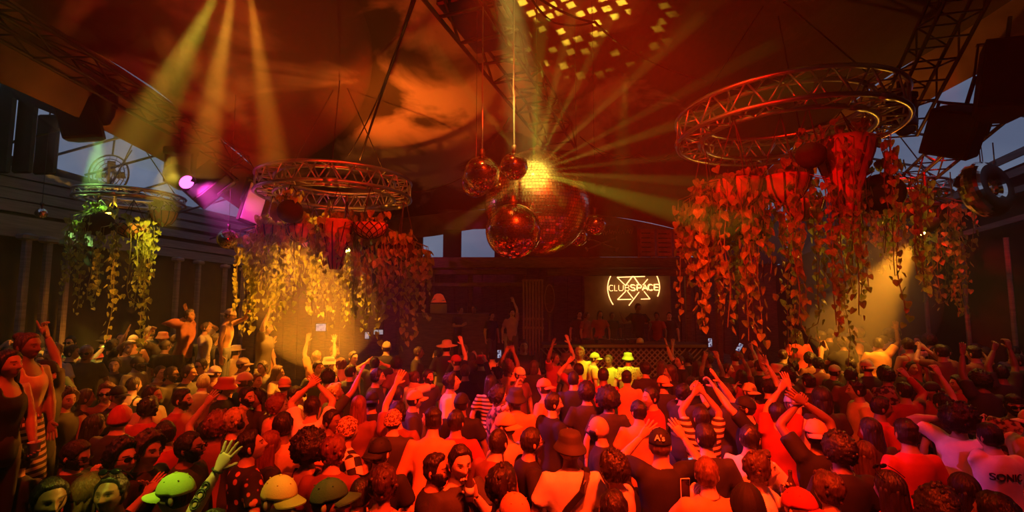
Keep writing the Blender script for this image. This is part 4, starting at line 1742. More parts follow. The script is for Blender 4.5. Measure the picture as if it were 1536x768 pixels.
def hair_mesh(kind, seed=1):
    naz, nel = 64, 44
    D, a, e = sph_dirs(naz, nel)
    S = skull(D)
    az = np.arctan2(D[:, 1], D[:, 0])
    fr = sm(D[:, 1], -.35, .75)       # 1 front, 0 back
    line = -.075 + .150 * fr           # hairline height
    side = np.exp(-((np.abs(D[:, 0]) - .95) / .25) ** 2) * sm(D[:, 1], -.5, .2)
    line = line - .035 * side * (1 - sm(D[:, 1], .35, .7))
    th = {'short': .014, 'fade': .017, 'curly': .036, 'afro': .075, 'long': .020, 'bun': .012, 'pony': .013, 'messy': .030, 'buzz': .0045, 'bob': .028}[kind]
    cover = sm(S[:, 2] - line, -.002, .024)
    t = th * (.35 + .65 * sm(S[:, 2], -.03, .07))
    if kind == 'fade':
        t = th * (.14 + .86 * sm(S[:, 2], .035, .07)) + .012 * sm(S[:, 2], .05, .1) * sm(D[:, 1], 0, .8)
    if kind in ('curly', 'afro', 'bob'):
        t = th * (.55 + .45 * sm(S[:, 2], -.07, .05))
    if kind in ('short', 'fade', 'buzz'):
        t = t + th * .35 * nz3(S, seed, 120, 2) + th * .25 * np.sin(az * 38 + nz3(S, seed + 3, 60) * 3)
    elif kind in ('curly', 'afro'):
        b = nz3(S, seed, 150, 2)
        t = t + (.011 if kind == 'curly' else .016) * np.abs(b) * 1.6 + .004 * nz3(S, seed + 9, 420, 1)
    elif kind == 'messy':
        t = t + .012 * nz3(S, seed, 75, 3) + .004 * np.sin(az * 30 + S[:, 2] * 60)
    else:
        t = t + .003 * np.sin(az * 46 + nz3(S, seed, 40) * 2.5)
    t = np.maximum(t, .0045)
    N = D / np.linalg.norm(D, axis=1)[:, None]
    P = S + N * ((t * cover) - .004 * (1 - cover))[:, None]
    keep = S[:, 2] > line - .02
    mb = MB()
    F = [q for q in grid_faces(naz, nel) if keep[list(q)].any()]
    used = sorted({i for q in F for i in q})
    mp_ = {i: k for k, i in enumerate(used)}
    mb.add(P[used].tolist(), [tuple(mp_[i] for i in q) for q in F])
    rnd = random.Random(seed)
    if kind in ('long', 'bob'):
        # curtain of hair down the neck and back
        n = 46
        Lz = -.36 if kind == 'long' else -.15
        rings = []
        for i in range(15):
            f = i / 14
            z = .03 + (Lz - .03) * f
            ring = []
            for j in range(n):
                u = j / (n - 1)
                a_ = R(178 + 184 * u)
                w = .086 + .020 * math.sin(min(f * 3, 1.57)) - .03 * f * f
                dpt = .108 + .012 * math.sin(f * 3)
                rid = .004 * math.sin(u * 60 + math.sin(f * 5 + seed) * 1.3) + .004 * math.sin(u * 23 + f * 6)
                ring.append(Vector(((w + rid) * math.cos(a_), (dpt + rid) * math.sin(a_) - .02 * f, z)))
            for j in range(n - 1, -1, -1):
                u = j / (n - 1)
                a_ = R(180 + 180 * u)
                ring.append(Vector(((.07) * math.cos(a_), (.075) * math.sin(a_) - .015 * f, z)))
            rings.append(ring)
        mb.loft(rings)
    if kind == 'bun':
        mb.sphere((0, -.085, .09), .048, 18, 12, (1, 1, .9))
    if kind == 'pony':
        mb.tube([(0, -.09, .06), (0, -.14, .05), (0, -.165, -.03), (.01, -.16, -.14), (.015, -.14, -.24)], [.022, .032, .034, .028, .006], 12)
    if kind in ('messy', 'curly', 'afro'):
        for k in range(46 if kind != 'afro' else 90):
            i = rnd.randrange(len(D))
            if not cover[i] > .6:
                continue
            r_ = rnd.uniform(.010, .019)
            mb.sphere(P[i] - N[i] * .004, r_, 7, 5)
    return mb.mesh('hair', M_['hair'], True)


def beard_mesh():
    D, a, e = sph_dirs(46, 40, .55)
    P = face(D)
    x, y, z = P[:, 0], P[:, 1], P[:, 2]
    m = (z < -.048 + .045 * sm(np.abs(x), .03, .06)) & (y > -.01) & ~((np.abs(x) < .021) & (z > -.082) & (z < -.056))
    m |= (np.abs(z + .052) < .007) & (np.abs(x) < .03) & (y > .05)
    N = D
    t = .009 + .003 * nz3(P, 4, 260, 2)
    Q = P + N * np.where(m, t, -.003)[:, None]
    F = [q for q in grid_faces(a, e) if m[list(q)].any() and len(q) == 4]
    used = sorted({i for q in F for i in q})
    mp_ = {i: k for k, i in enumerate(used)}
    mb = MB()
    mb.add(Q[used].tolist(), [tuple(mp_[i] for i in q) for q in F])
    return mb.mesh('beard', M_['hair'], True)


def cap_mesh():
    mb = MB()
    n = 36
    rings = []
    for i in range(12):
        f = i / 11
        z = .028 + .105 * math.sin(f * PI / 2)
        k = math.cos(f * PI / 2 * .985)
        ring = []
        for j in range(n):
            a = 2 * PI * j / n
            seam = 1 - .012 * (abs(math.sin(a * 3)) < .12)
            ring.append(Vector((.088 * k * seam * math.cos(a), .110 * k * seam * math.sin(a) + .0, z - .012 * (math.sin(a) < 0) * (1 - f))))
        rings.append(ring)
    mb.loft([[Vector((p.x * .97, p.y * .97, p.z)) for p in rings[0]]] + rings)
    mb.sphere((0, 0, .134), .010, 8, 5, (1, 1, .6))
    for k in range(6):
        a = PI / 6 + k * PI / 3
        mb.sphere((.088 * .72 * math.cos(a), .11 * .72 * math.sin(a), .103), .005, 6, 4)
    return mb.mesh('cap', M_['hat'], True)


def brim_mesh():
    mb = MB()
    n = 19
    up, lo = [], []
    for i in range(5):
        f = i / 4
        for j in range(n):
            u = -1 + 2 * j / (n - 1)
            a = PI / 2 + u * 1.12
            x0, y0 = .087 * math.cos(a), .108 * math.sin(a)
            ext = .078 * math.sqrt(max(0, 1 - (u * .98) ** 2)) ** .8
            x = x0 * (1 + .06 * f * (1 - u * u))
            y = y0 + ext * f
            z = .032 - .018 * f - .020 * u * u
            up.append((x, y, z))
            lo.append((x, y, z - .006))
    fs = []
    for i in range(4):
        for j in range(n - 1):
            a = i * n + j
            fs.append((a, a + 1, a + n + 1, a + n))
    mb.add(up, fs)
    mb.add(lo, [tuple(reversed(f)) for f in fs])
    return mb.mesh('brim', M_['hat'], True)


def lathe_hat(prof, sx=.088, sy=.108, n=32, name='hat', wav=0.0):
    mb = MB()
    mb.loft([[Vector((r_ * sx * (1 + wav * math.sin(a * 3)) * math.cos(a), r_ * sy * math.sin(a), z + wav * .15 * math.sin(a * 2 + 1) * (r_ - 1) * (r_ > 1.05))) for a in [2 * PI * j / n for j in range(n)]] for (r_, z) in prof])
    return mb.mesh(name, M_['hat'], True)


def beanie_mesh():
    D, a, e = sph_dirs(56, 40)
    S = skull(D)
    line = -.03 + .075 * sm(D[:, 1], -.3, .6)
    N = D
    az = np.arctan2(D[:, 1], D[:, 0])
    t = .013 + .0015 * np.sin(az * 40) + .006 * np.exp(-((S[:, 2] - line - .016) / .014) ** 2)
    keep = S[:, 2] > line
    P = S + N * np.where(keep, t, .002)[:, None]
    F = [q for q in grid_faces(a, e) if keep[list(q)].any()]
    used = sorted({i for q in F for i in q})
    mp_ = {i: k for k, i in enumerate(used)}
    mb = MB()
    mb.add(P[used].tolist(), [tuple(mp_[i] for i in q) for q in F])
    return mb


def glasses_mesh():
    mb = MB()
    for s in (-1, 1):
        n = 14
        ring = lambda k, y: [Vector((s * .033 + k * .026 * math.cos(2 * PI * j / n), y - .25 * abs(k * .026 * math.cos(2 * PI * j / n) * s + .033) ** 1.5 * 1.2, .004 + k * .019 * math.sin(2 * PI * j / n))) for j in range(n)]
        mb.loft([ring(1, .106), ring(1.02, .112), ring(.6, .114)])
        mb.tube([(s * .058, .098, .012), (s * .078, .06, .012), (s * .083, -.005, .010)], .003, 5)
    mb.tube([(-.010, .112, .010), (.010, .112, .010)], .004, 5)
    return mb.mesh('sunglasses', M_['lens'], True)


def headphone_mesh():
    mb = MB()
    mb.tube([(.092 * math.cos(a), -.0, .125 * math.sin(a)) for a in [PI * k / 14 for k in range(15)]], .010, 6)
    for s in (-1, 1):
        mb.sphere((s * .09, 0, -.01), .034, 12, 8, (.5, 1, 1))
    return mb.mesh('headphones', M_['black'], True)


HAIRS = {k: hair_mesh(k, i + 3) for i, k in enumerate(('short', 'fade', 'curly', 'afro', 'long', 'bun', 'pony', 'messy', 'buzz', 'bob'))}
HAIRS['short2'] = hair_mesh('short', 31)
HAIRS['curly2'] = hair_mesh('curly', 37)
BEARD = beard_mesh()
CAP, BRIM = cap_mesh(), brim_mesh()
BUCKET = lathe_hat([(1.42, .006), (1.46, .0), (1.44, .008), (1.22, .040), (1.05, .062), (1.02, .075), (.97, .115), (.86, .135), (.5, .142), (.05, .144)], name='bucket_hat', wav=.025)
FEDORA = lathe_hat([(1.75, .045), (1.78, .040), (1.72, .050), (1.2, .042), (1.06, .050), (1.03, .075), (.98, .12), (.8, .142), (.45, .132), (.05, .136)], name='brimmed_hat', wav=.03)
SUNHAT = lathe_hat([(2.1, .03), (2.14, .026), (2.1, .036), (1.3, .055), (1.05, .062), (1.02, .08), (.9, .125), (.5, .145), (.05, .148)], name='wide_hat', wav=.04)
_bn = beanie_mesh()
BEANIE = _bn.mesh('beanie', M_['hat'], True)
BEANIE_L = _bn.mesh('beanie', PAT['leoknit'], True)
GLASSES = glasses_mesh()
PHONES_ = headphone_mesh()
HATM = {'cap': CAP, 'bcap': CAP, 'bucket': BUCKET, 'fedora': FEDORA, 'sunhat': SUNHAT, 'beanie': BEANIE, 'leobeanie': BEANIE_L}


# ---------------------------------------------------------------- hands (wrist at origin, fingers +Z, palm -Y, thumb +X)
def hand_geo(pose, mirror):
    mb = MB()
    n = 10
    prof = [(-.022, .024, .019), (0.0, .026, .018), (.03, .036, .016), (.062, .041, .0145), (.084, .040, .0125), (.092, .034, .009)]
    mb.loft([[Vector((w * math.cos(2 * PI * j / n), d * math.sin(2 * PI * j / n), z)) for j in range(n)] for (z, w, d) in prof])
    curls = {'open': (.12, .10, .08, .10), 'relax': (.55, .50, .45, .40), 'fist': (1.45, 1.5, 1.5, 1.45), 'vee': (1.5, 1.5, .05, .05),
             'point': (1.5, 1.5, 1.45, .04), 'hold': (.85, .85, .85, .8), 'spread': (.05, .03, .03, .05), 'ok': (.15, .25, .45, 1.0)}[pose]
    spread = {'open': .10, 'spread': .26, 'vee': .16}.get(pose, .05)
    xs_f = (-.031, -.0105, .0105, .031)
    ls = (.058, .074, .080, .072)
    for x, L, c, k in zip(xs_f, ls, curls, (-1.5, -.5, .5, 1.5)):
        p = Vector((x, 0, .078))
        side = k * spread * .8
        pts = [p.copy()]
        ang = c * .35
        rad = [.0098]
        p = p + Vector((0, 0, .014))
        pts.append(p.copy())
        rad.append(.0096)
        for fr_, add, r_ in ((.46, .62, .0088), (.31, .66, .0080), (.23, .4, .0068)):
            for h in (0, 1):
                d = Vector((math.sin(side) * math.cos(ang), -math.sin(ang), math.cos(side) * math.cos(ang)))
                p = p + d * (L * fr_ / 2)
                pts.append(p.copy())
                rad.append(r_ + (.0008 if h else 0))
            ang += c * add
        rad[-1] = .0045
        mb.tube(pts, rad, 7)
    c = {'open': .15, 'spread': 0, 'relax': .4, 'fist': 1.2, 'vee': 1.2, 'point': 1.1, 'hold': .8, 'ok': .8}[pose]
    d1 = Vector((.78 - .35 * c, -.25 - .35 * c, .62)).normalized()
    d2 = (d1 + Vector((-.35 * c, -.25 * c, .25))).normalized()
    p0 = Vector((.018, -.004, .016))
    mb.tube([p0, p0 + d1 * .028, p0 + d1 * .045, p0 + d1 * .045 + d2 * .016, p0 + d1 * .045 + d2 * .032], [.015, .0135, .0115, .0105, .006], 8)
    V = np.array([tuple(p) for p in mb.v])
    F = mb.f
    if mirror:
        V[:, 0] *= -1
        F = [tuple(reversed(q)) for q in F]
    return V, F


HANDS = {(p, m): hand_geo(p, m) for p in ('open', 'relax', 'fist', 'vee', 'point', 'hold', 'spread', 'ok') for m in (False, True)}

UA, FA = .285, .255       # upper arm and forearm for a 1.75 m body
POOL = {   # (right wrist, left wrist) in body coordinates, hand poses
    'down': ((.30, .06, .86), (-.30, .06, .86), 'relax', 'relax'),
    'hold': ((.17, .34, 1.22), (-.29, .08, .88), 'hold', 'relax'),
    'holdl': ((.29, .08, .88), (-.17, .34, 1.24), 'relax', 'hold'),
    'upr': ((.27, .16, 1.92), (-.29, .08, .9), 'open', 'relax'),
    'upl': ((.29, .08, .9), (-.25, .18, 1.90), 'relax', 'open'),
    'fistr': ((.24, .22, 1.80), (-.29, .08, .9), 'fist', 'relax'),
    'up2': ((.29, .14, 1.90), (-.27, .16, 1.93), 'spread', 'open'),
    'phone': ((.07, .36, 1.66), (-.05, .36, 1.66), 'hold', 'hold'),
    'phoneup': ((.10, .28, 1.90), (-.04, .28, 1.90), 'hold', 'hold'),
    'clap': ((.05, .36, 1.40), (-.05, .36, 1.40), 'open', 'open'),
    'chin': ((.05, .20, 1.46), (-.12, .30, 1.16), 'fist', 'relax'),
    'head': ((.10, .10, 1.74), (-.10, .10, 1.74), 'open', 'open'),
}


def torso_rings(infl=0.0, z0=.84, z1=None, female=False, n=20):
    base = [(.80, .150, .105, .0), (.93, .170 + .008 * female, .115, -.008), (1.04, .148 - .012 * female, .104, .0), (1.13, .146 - .014 * female, .102, .004),
            (1.27, .168 - .008 * female, .118 + .012 * female, .006), (1.36, .176 - .012 * female, .114, -.002), (1.42, .158 - .01 * female, .095, -.010),
            (1.455, .110, .075, -.014), (1.485, .068, .062, -.012)]
    if z1 is None:
        base += [(1.53, .056, .058, -.002), (1.60, .054, .058, .006)]
        z1 = 9
    rings = []
    for (z, w, d, yo) in base:
        if z > z1:
            continue
        k = infl * (1 if z < 1.44 else .6)
        rings.append([Vector(((w + k) * math.cos(2 * PI * j / n), (d + k) * math.sin(2 * PI * j / n) + yo, max(z, z0) if z < .85 else z)) for j in range(n)])
    return rings


def arm_chain(side, W, up_hint):
    """shoulder, elbow, wrist for a wrist target W in body coordinates"""
    W = Vector(W)
    S = Vector((side * .172, -.008, 1.405))
    rel = W - S
    lift = max(0.0, min(1.0, (rel.normalized().z + .1) / 1.0))
    S = S + Vector((-side * .020 * lift, .0, .045 * lift))
    rel = W - S
    d = rel.length
    mx = UA + FA - .012
    if d > mx:
        W = S + rel * (mx / d)
        d = mx
    d = max(d, .12)
    u = (W - S).normalized()
    a = (UA * UA - FA * FA + d * d) / (2 * d)
    h = math.sqrt(max(UA * UA - a * a, 0))
    hint = Vector(up_hint)
    hp = hint - u * hint.dot(u)
    if hp.length < 1e-3:
        hp = Vector((side, 0, 0))
    hp.normalize()
    return S, S + u * a + hp * h, W


def build_raw(sp):
    """returns remesh inputs for body and shirt plus post data; sp is a dict"""
    fem = sp.get('fem', False)
    lean = sp.get('lean', 0.0)
    body = MB()
    n = 14
    body.loft(torso_rings(female=fem, n=20))
    for s in (-1, 1):
        body.tube([(s * .088, 0, .92), (s * .092, .0, .75), (s * .095, .005, .50), (s * .098, -.012, .34), (s * .10, -.02, .10), (s * .10, -.02, .05)],
                  [.092, .084, .060, .060, .040, .040], n)
        body.tube([(s * .10, -.06, .045), (s * .102, .0, .05), (s * .108, .08, .04), (s * .115, .17, .03)], [.04, .045, .042, .03], 10)
    chains = []
    for s, w, hp in ((1, sp['rw'], sp['rh']), (-1, sp['lw'], sp['lh'])):
        w = Vector(w)
        hint = (s * .8, -.12, -.85) if w.z < 1.78 else (s * 1.0, .15, -.3)
        if sp.get('hint%d' % s):
            hint = sp['hint%d' % s]
        S, E, W = arm_chain(s, w, hint)
        chains.append((s, S, E, W, hp))
        body.tube([S + Vector((-s * .05, 0, -.01)), S, S.lerp(E, .35), S.lerp(E, .7), E, E.lerp(W, .25), E.lerp(W, .6), E.lerp(W, .93), W],
                  [.05, .060, .052, .045, .041, .044, .037, .0285, .027], 12)
    # shirt
    st = sp['top']
    sh = None
    if st != 'bare':
        sh = MB()
        if st == 'tank':
            sh.loft(torso_rings(.014, .84, 1.40, fem))
            for s in (-1, 1):
                sh.tube([(s * .085, .085, 1.37), (s * .092, .055, 1.435), (s * .095, -.01, 1.47), (s * .092, -.075, 1.43), (s * .085, -.1, 1.36)], .022, 8)
        else:
            sh.loft(torso_rings(.020 if st != 'hood' else .032, .82, 1.49, fem))
            for (s, S, E, W, hp) in chains:
                if st == 'tee':
                    sh.tube([S + Vector((-s * .06, 0, -.02)), S, S.lerp(E, .35), S.lerp(E, .68), S.lerp(E, .70)], [.068, .081, .075, .073, .060], 14)
                else:
                    k = .012 if st == 'long' else .024
                    sh.tube([S + Vector((-s * .06, 0, -.02)), S, S.lerp(E, .5), E, E.lerp(W, .5), E.lerp(W, .95)], [.066 + k, .066 + k, .052 + k, .045 + k, .040 + k, .030 + k], 14)
    return body, sh, chains


def lean_mat(lean):
    return Matrix.Translation((0, 0, .95)) @ Matrix.Rotation(-lean, 4, 'X') @ Matrix.Translation((0, 0, -.95))


def head_mat(sp):
    L = lean_mat(sp.get('lean', 0))
    base = L @ Vector((0, .012, 1.625))
    return Matrix.Translation(base) @ Matrix.Rotation(sp.get('hy', 0), 4, 'Z') @ Matrix.Rotation(-sp.get('lean', 0) * .5 - sp.get('hp', 0), 4, 'X') @ Matrix.Rotation(sp.get('hr', 0), 4, 'Y')


SPECS = {}


def spec_key(sp):
    return tuple(sorted((k, (tuple(round(c, 3) for c in v) if hasattr(v, '__len__') and not isinstance(v, str) else v)) for k, v in sp.items()))


def bake_specs():
    """one evaluated pass: voxel-join every body and shirt into continuous surfaces"""
    jobs = []
    for key, rec in SPECS.items():
        body, sh, chains = build_raw(rec['sp'])
        rec['chains'] = chains
        for nm, mbx, vox, it in (('body', body, .018, 4), ('shirt', sh, .020, 5)):
            if mbx is None:
                continue
            me = mbx.mesh('raw', M_['skin'], True)
            o = bpy.data.objects.new('raw', me)
            COL.objects.link(o)
            m1 = o.modifiers.new('r', 'REMESH')
            m1.mode = 'VOXEL'
            m1.voxel_size = vox
            m2 = o.modifiers.new('s', 'SMOOTH')
            m2.factor = .5
            m2.iterations = it
            jobs.append((rec, nm, o))
    dg = bpy.context.evaluated_depsgraph_get()
    for rec, nm, o in jobs:
        ev = o.evaluated_get(dg)
        me = ev.data
        nv, nl, npoly = len(me.vertices), len(me.loops), len(me.polygons)
        V = np.empty(nv * 3, 'f')
        me.vertices.foreach_get('co', V)
        V = V.reshape(-1, 3).astype('d')
        NN = np.empty(nv * 3, 'f')
        me.vertices.foreach_get('normal', NN)
        NN = NN.reshape(-1, 3)
        lt = np.empty(npoly, 'i')
        me.polygons.foreach_get('loop_total', lt)
        vi = np.empty(nl, 'i')
        me.loops.foreach_get('vertex_index', vi)
        rec[nm] = (V, NN.astype('d'), lt, vi)
    for rec, nm, o in jobs:
        me = o.data
        bpy.data.objects.remove(o)
        bpy.data.meshes.remove(me)
    for rec in SPECS.values():
        finish_spec(rec)


def np_mesh(name, V, lt, vi, mats_, mi=None):
    me = bpy.data.meshes.new(name)
    me.vertices.add(len(V))
    me.vertices.foreach_set('co', np.ascontiguousarray(V, 'f').ravel())
    me.loops.add(len(vi))
    me.loops.foreach_set('vertex_index', np.ascontiguousarray(vi, 'i'))
    me.polygons.add(len(lt))
    ls = np.zeros(len(lt), 'i')
    ls[1:] = np.cumsum(lt)[:-1]
    me.polygons.foreach_set('loop_start', ls)
    me.polygons.foreach_set('loop_total', np.ascontiguousarray(lt, 'i'))
    for m in mats_:
        me.materials.append(m)
    if mi is not None:
        me.polygons.foreach_set('material_index', np.ascontiguousarray(mi, 'i'))
    me.polygons.foreach_set('use_smooth', np.ones(len(lt), bool))
    me.update(calc_edges=True)
    return me


_hb = MB()
_hb.add(HEAD_V.tolist(), HEAD_F, HEAD_M)
ears(_hb)
HB_V = np.array([tuple(p) for p in _hb.v])
HB_LT = np.array([len(f) for f in _hb.f], 'i')
HB_VI = np.array([i for f in _hb.f for i in f], 'i')
HB_M = np.array(_hb.m, 'i')


def xf(V, M):
    A = np.array(M)
    return V @ A[:3, :3].T + A[:3, 3]


def finish_spec(rec):
    sp = rec['sp']
    L = lean_mat(sp.get('lean', 0))
    Ln = np.array(L)
    V, N, lt, vi = rec['body']
    up = sm(V[:, 2], .88, 1.0)[:, None]
    V = V * (1 - up) + xf(V, L) * up
    # head turned on the neck
    HV = xf(HB_V, head_mat(sp))
    allV, allLT, allVI, allM = [V, HV], [lt, HB_LT], [vi, HB_VI + len(V)], [np.zeros(len(lt), 'i'), HB_M]
    off = len(V) + len(HV)
    for (s, S, E, W, hp) in rec['chains']:
        d = (W - E).normalized()
        pal = Vector(sp.get('palm%d' % s, (0, 1, 0)) if W.z > 1.55 else (-s, .2, 0) if hp != 'hold' else (-s * .8, .3, 0))
        back = -(pal - d * pal.dot(d))
        if back.length < 1e-3:
            back = Vector((0, -1, 0))
        back.normalize()
        zz = d
        if hp == 'hold' and W.z < 1.55:
            zz = (d + Vector((0, 0, .5))).normalized()
        xx = back.cross(zz).normalized()
        yy = zz.cross(xx)
        # thumb on +X for the right hand seen with its back up; choose mirror so thumbs point to the body midline
        M = Matrix((( xx.x, yy.x, zz.x, W.x), (xx.y, yy.y, zz.y, W.y), (xx.z, yy.z, zz.z, W.z), (0, 0, 0, 1)))
        HVv, HF = HANDS[(hp, s < 0)]
        HVv = xf(xf(HVv * 1.04, M), L)
        rec.setdefault('hands', {})[s] = L @ (W + zz * .075)
        allV.append(HVv)
        allLT.append(np.array([len(f) for f in HF], 'i'))
        allVI.append(np.array([i + off for f in HF for i in f], 'i'))
        allM.append(np.zeros(len(HF), 'i'))
        off += len(HVv)
    rec['mesh'] = np_mesh('person', np.concatenate(allV), np.concatenate(allLT), np.concatenate(allVI), [M_['skin'], M_['eye'], M_['brow'], M_['lip']], np.concatenate(allM))
    if 'shirt' in rec:
        V, N, lt, vi = rec['shirt']
        sd = len(V) % 97
        # cloth folds
        w = nz3(V * np.array([1, 1, .5]), sd, 22, 2)
        fold = np.abs(nz3(V * np.array([1.2, 1, .8]), sd + 5, 17, 1)) ** .6      # drawn creases
        V = V + N * (.008 * w + .012 * (fold - .5))[:, None]
        up = sm(V[:, 2], .88, 1.0)[:, None]
        V = V * (1 - up) + xf(V, L) * up
        rec['shirt_data'] = (V, lt, vi)
        rec['shirts'] = {}


def shirt_mesh(rec, patn):
    if patn not in rec['shirts']:
        V, lt, vi = rec['shirt_data']
        rec['shirts'][patn] = np_mesh('shirt', V, lt, vi, [PAT.get(patn, M_['cloth'])])
    return rec['shirts'][patn]


def trousers_mesh():
    mb = MB()
    mb.loft([[Vector((w * math.cos(2 * PI * j / 18), d * math.sin(2 * PI * j / 18) - .004, z)) for j in range(18)] for (z, w, d) in ((.76, .13, .10), (.84, .178, .128), (.93, .184, .130), (1.02, .166, .118))])
    for s in (-1, 1):
        mb.tube([(s * .086, 0, .90), (s * .093, 0, .75), (s * .096, .004, .5), (s * .099, -.012, .34), (s * .10, -.02, .09)], [.104, .100, .078, .072, .062], 12)
    return mb.mesh('trousers', M_['denim'], True)


def shoe_mesh():
    mb = MB()
    for s in (-1, 1):
        mb.loft([[Vector((s * .108 + w * math.cos(2 * PI * j / 14), d * math.sin(2 * PI * j / 14) + .05, z)) for j in range(14)] for (z, w, d) in ((0, .05, .145), (.03, .055, .15), (.06, .052, .135), (.10, .05, .09), (.12, .045, .075))])
    return mb.mesh('shoes', M_['dark'], True)


TROUSERS, SHOES = trousers_mesh(), shoe_mesh()

# phones, cups, bottles -------------------------------------------------
def phone(loc, rz, label, lit=True, case=None, tilt=0.0, group=None):
    t = thing('smartphone', label, 'phone', loc, (tilt, 0, rz), group)
    mb = MB()
    mb.bbox((0, 0, 0), (.075, .009, .152), .004)
    mb.build('case', case or M_['black'], t)
    mb = MB()
    mb.box((0, -.0053, 0), (.067, .001, .14))
    mb.build('screen', M_['screen'] if lit else M_['lens'], t)
    mb = MB()
    for k in range(2):
        mb.lathe([(.008, 0), (.008, .002), (.005, .003)], 8, (0, 0, 0))
    return t


def screen_mat():
    m = bpy.data.materials.new('phone_screen')
    m.use_nodes = True
    t = m.node_tree
    b = t.nodes.get('Principled BSDF')
    b.inputs['Base Color'].default_value = (.02, .02, .02, 1)
    b.inputs['Roughness'].default_value = .2
    te = t.nodes.new('ShaderNodeTexCoord')
    n = t.nodes.new('ShaderNodeTexNoise')
    n.inputs['Scale'].default_value = 28
    r = t.nodes.new('ShaderNodeValToRGB')
    r.color_ramp.elements[0].position = .42
    r.color_ramp.elements[0].color = (.02, .02, .08, 1)
    r.color_ramp.elements[1].position = .6
    r.color_ramp.elements[1].color = (.7, .75, 1, 1)
    t.links.new(te.outputs['Object'], n.inputs['Vector'])
    t.links.new(n.outputs['Fac'], r.inputs['Fac'])
    t.links.new(r.outputs['Color'], b.inputs['Emission Color'])
    b.inputs['Emission Strength'].default_value = .55
    return m


M_['screen'] = screen_mat()


# ---------------------------------------------------------------- who stands where (head pixel, facing, hair, top, arms, extras, label)
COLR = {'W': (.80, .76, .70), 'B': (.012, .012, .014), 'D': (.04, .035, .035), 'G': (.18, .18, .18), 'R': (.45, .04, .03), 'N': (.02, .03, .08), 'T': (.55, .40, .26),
        'Y': (.80, .66, .22), 'O': (.75, .35, .15), 'L': (.55, .68, .15), 'M': (.22, .07, .05), 'P': (.40, .25, .22), 'E': (.04, .10, .06), 'S': (.62, .50, .36)}
HAIRC = {'k': (.020, .014, .012), 'b': (.06, .032, .018), 'l': (.14, .07, .03), 'y': (.42, .28, .12), 'r': (.16, .045, .02), 'w': (.5, .45, .38)}
SKINC = [(.62, .40, .28), (.50, .30, .19), (.55, .34, .23), (.40, .22, .14), (.66, .45, .34), (.24, .12, .075)]
FACE = {'B': 0, 'BR': -45, 'R': -90, 'FR': -135, 'F': 180, 'FL': 135, 'L': 90, 'BL': 45}

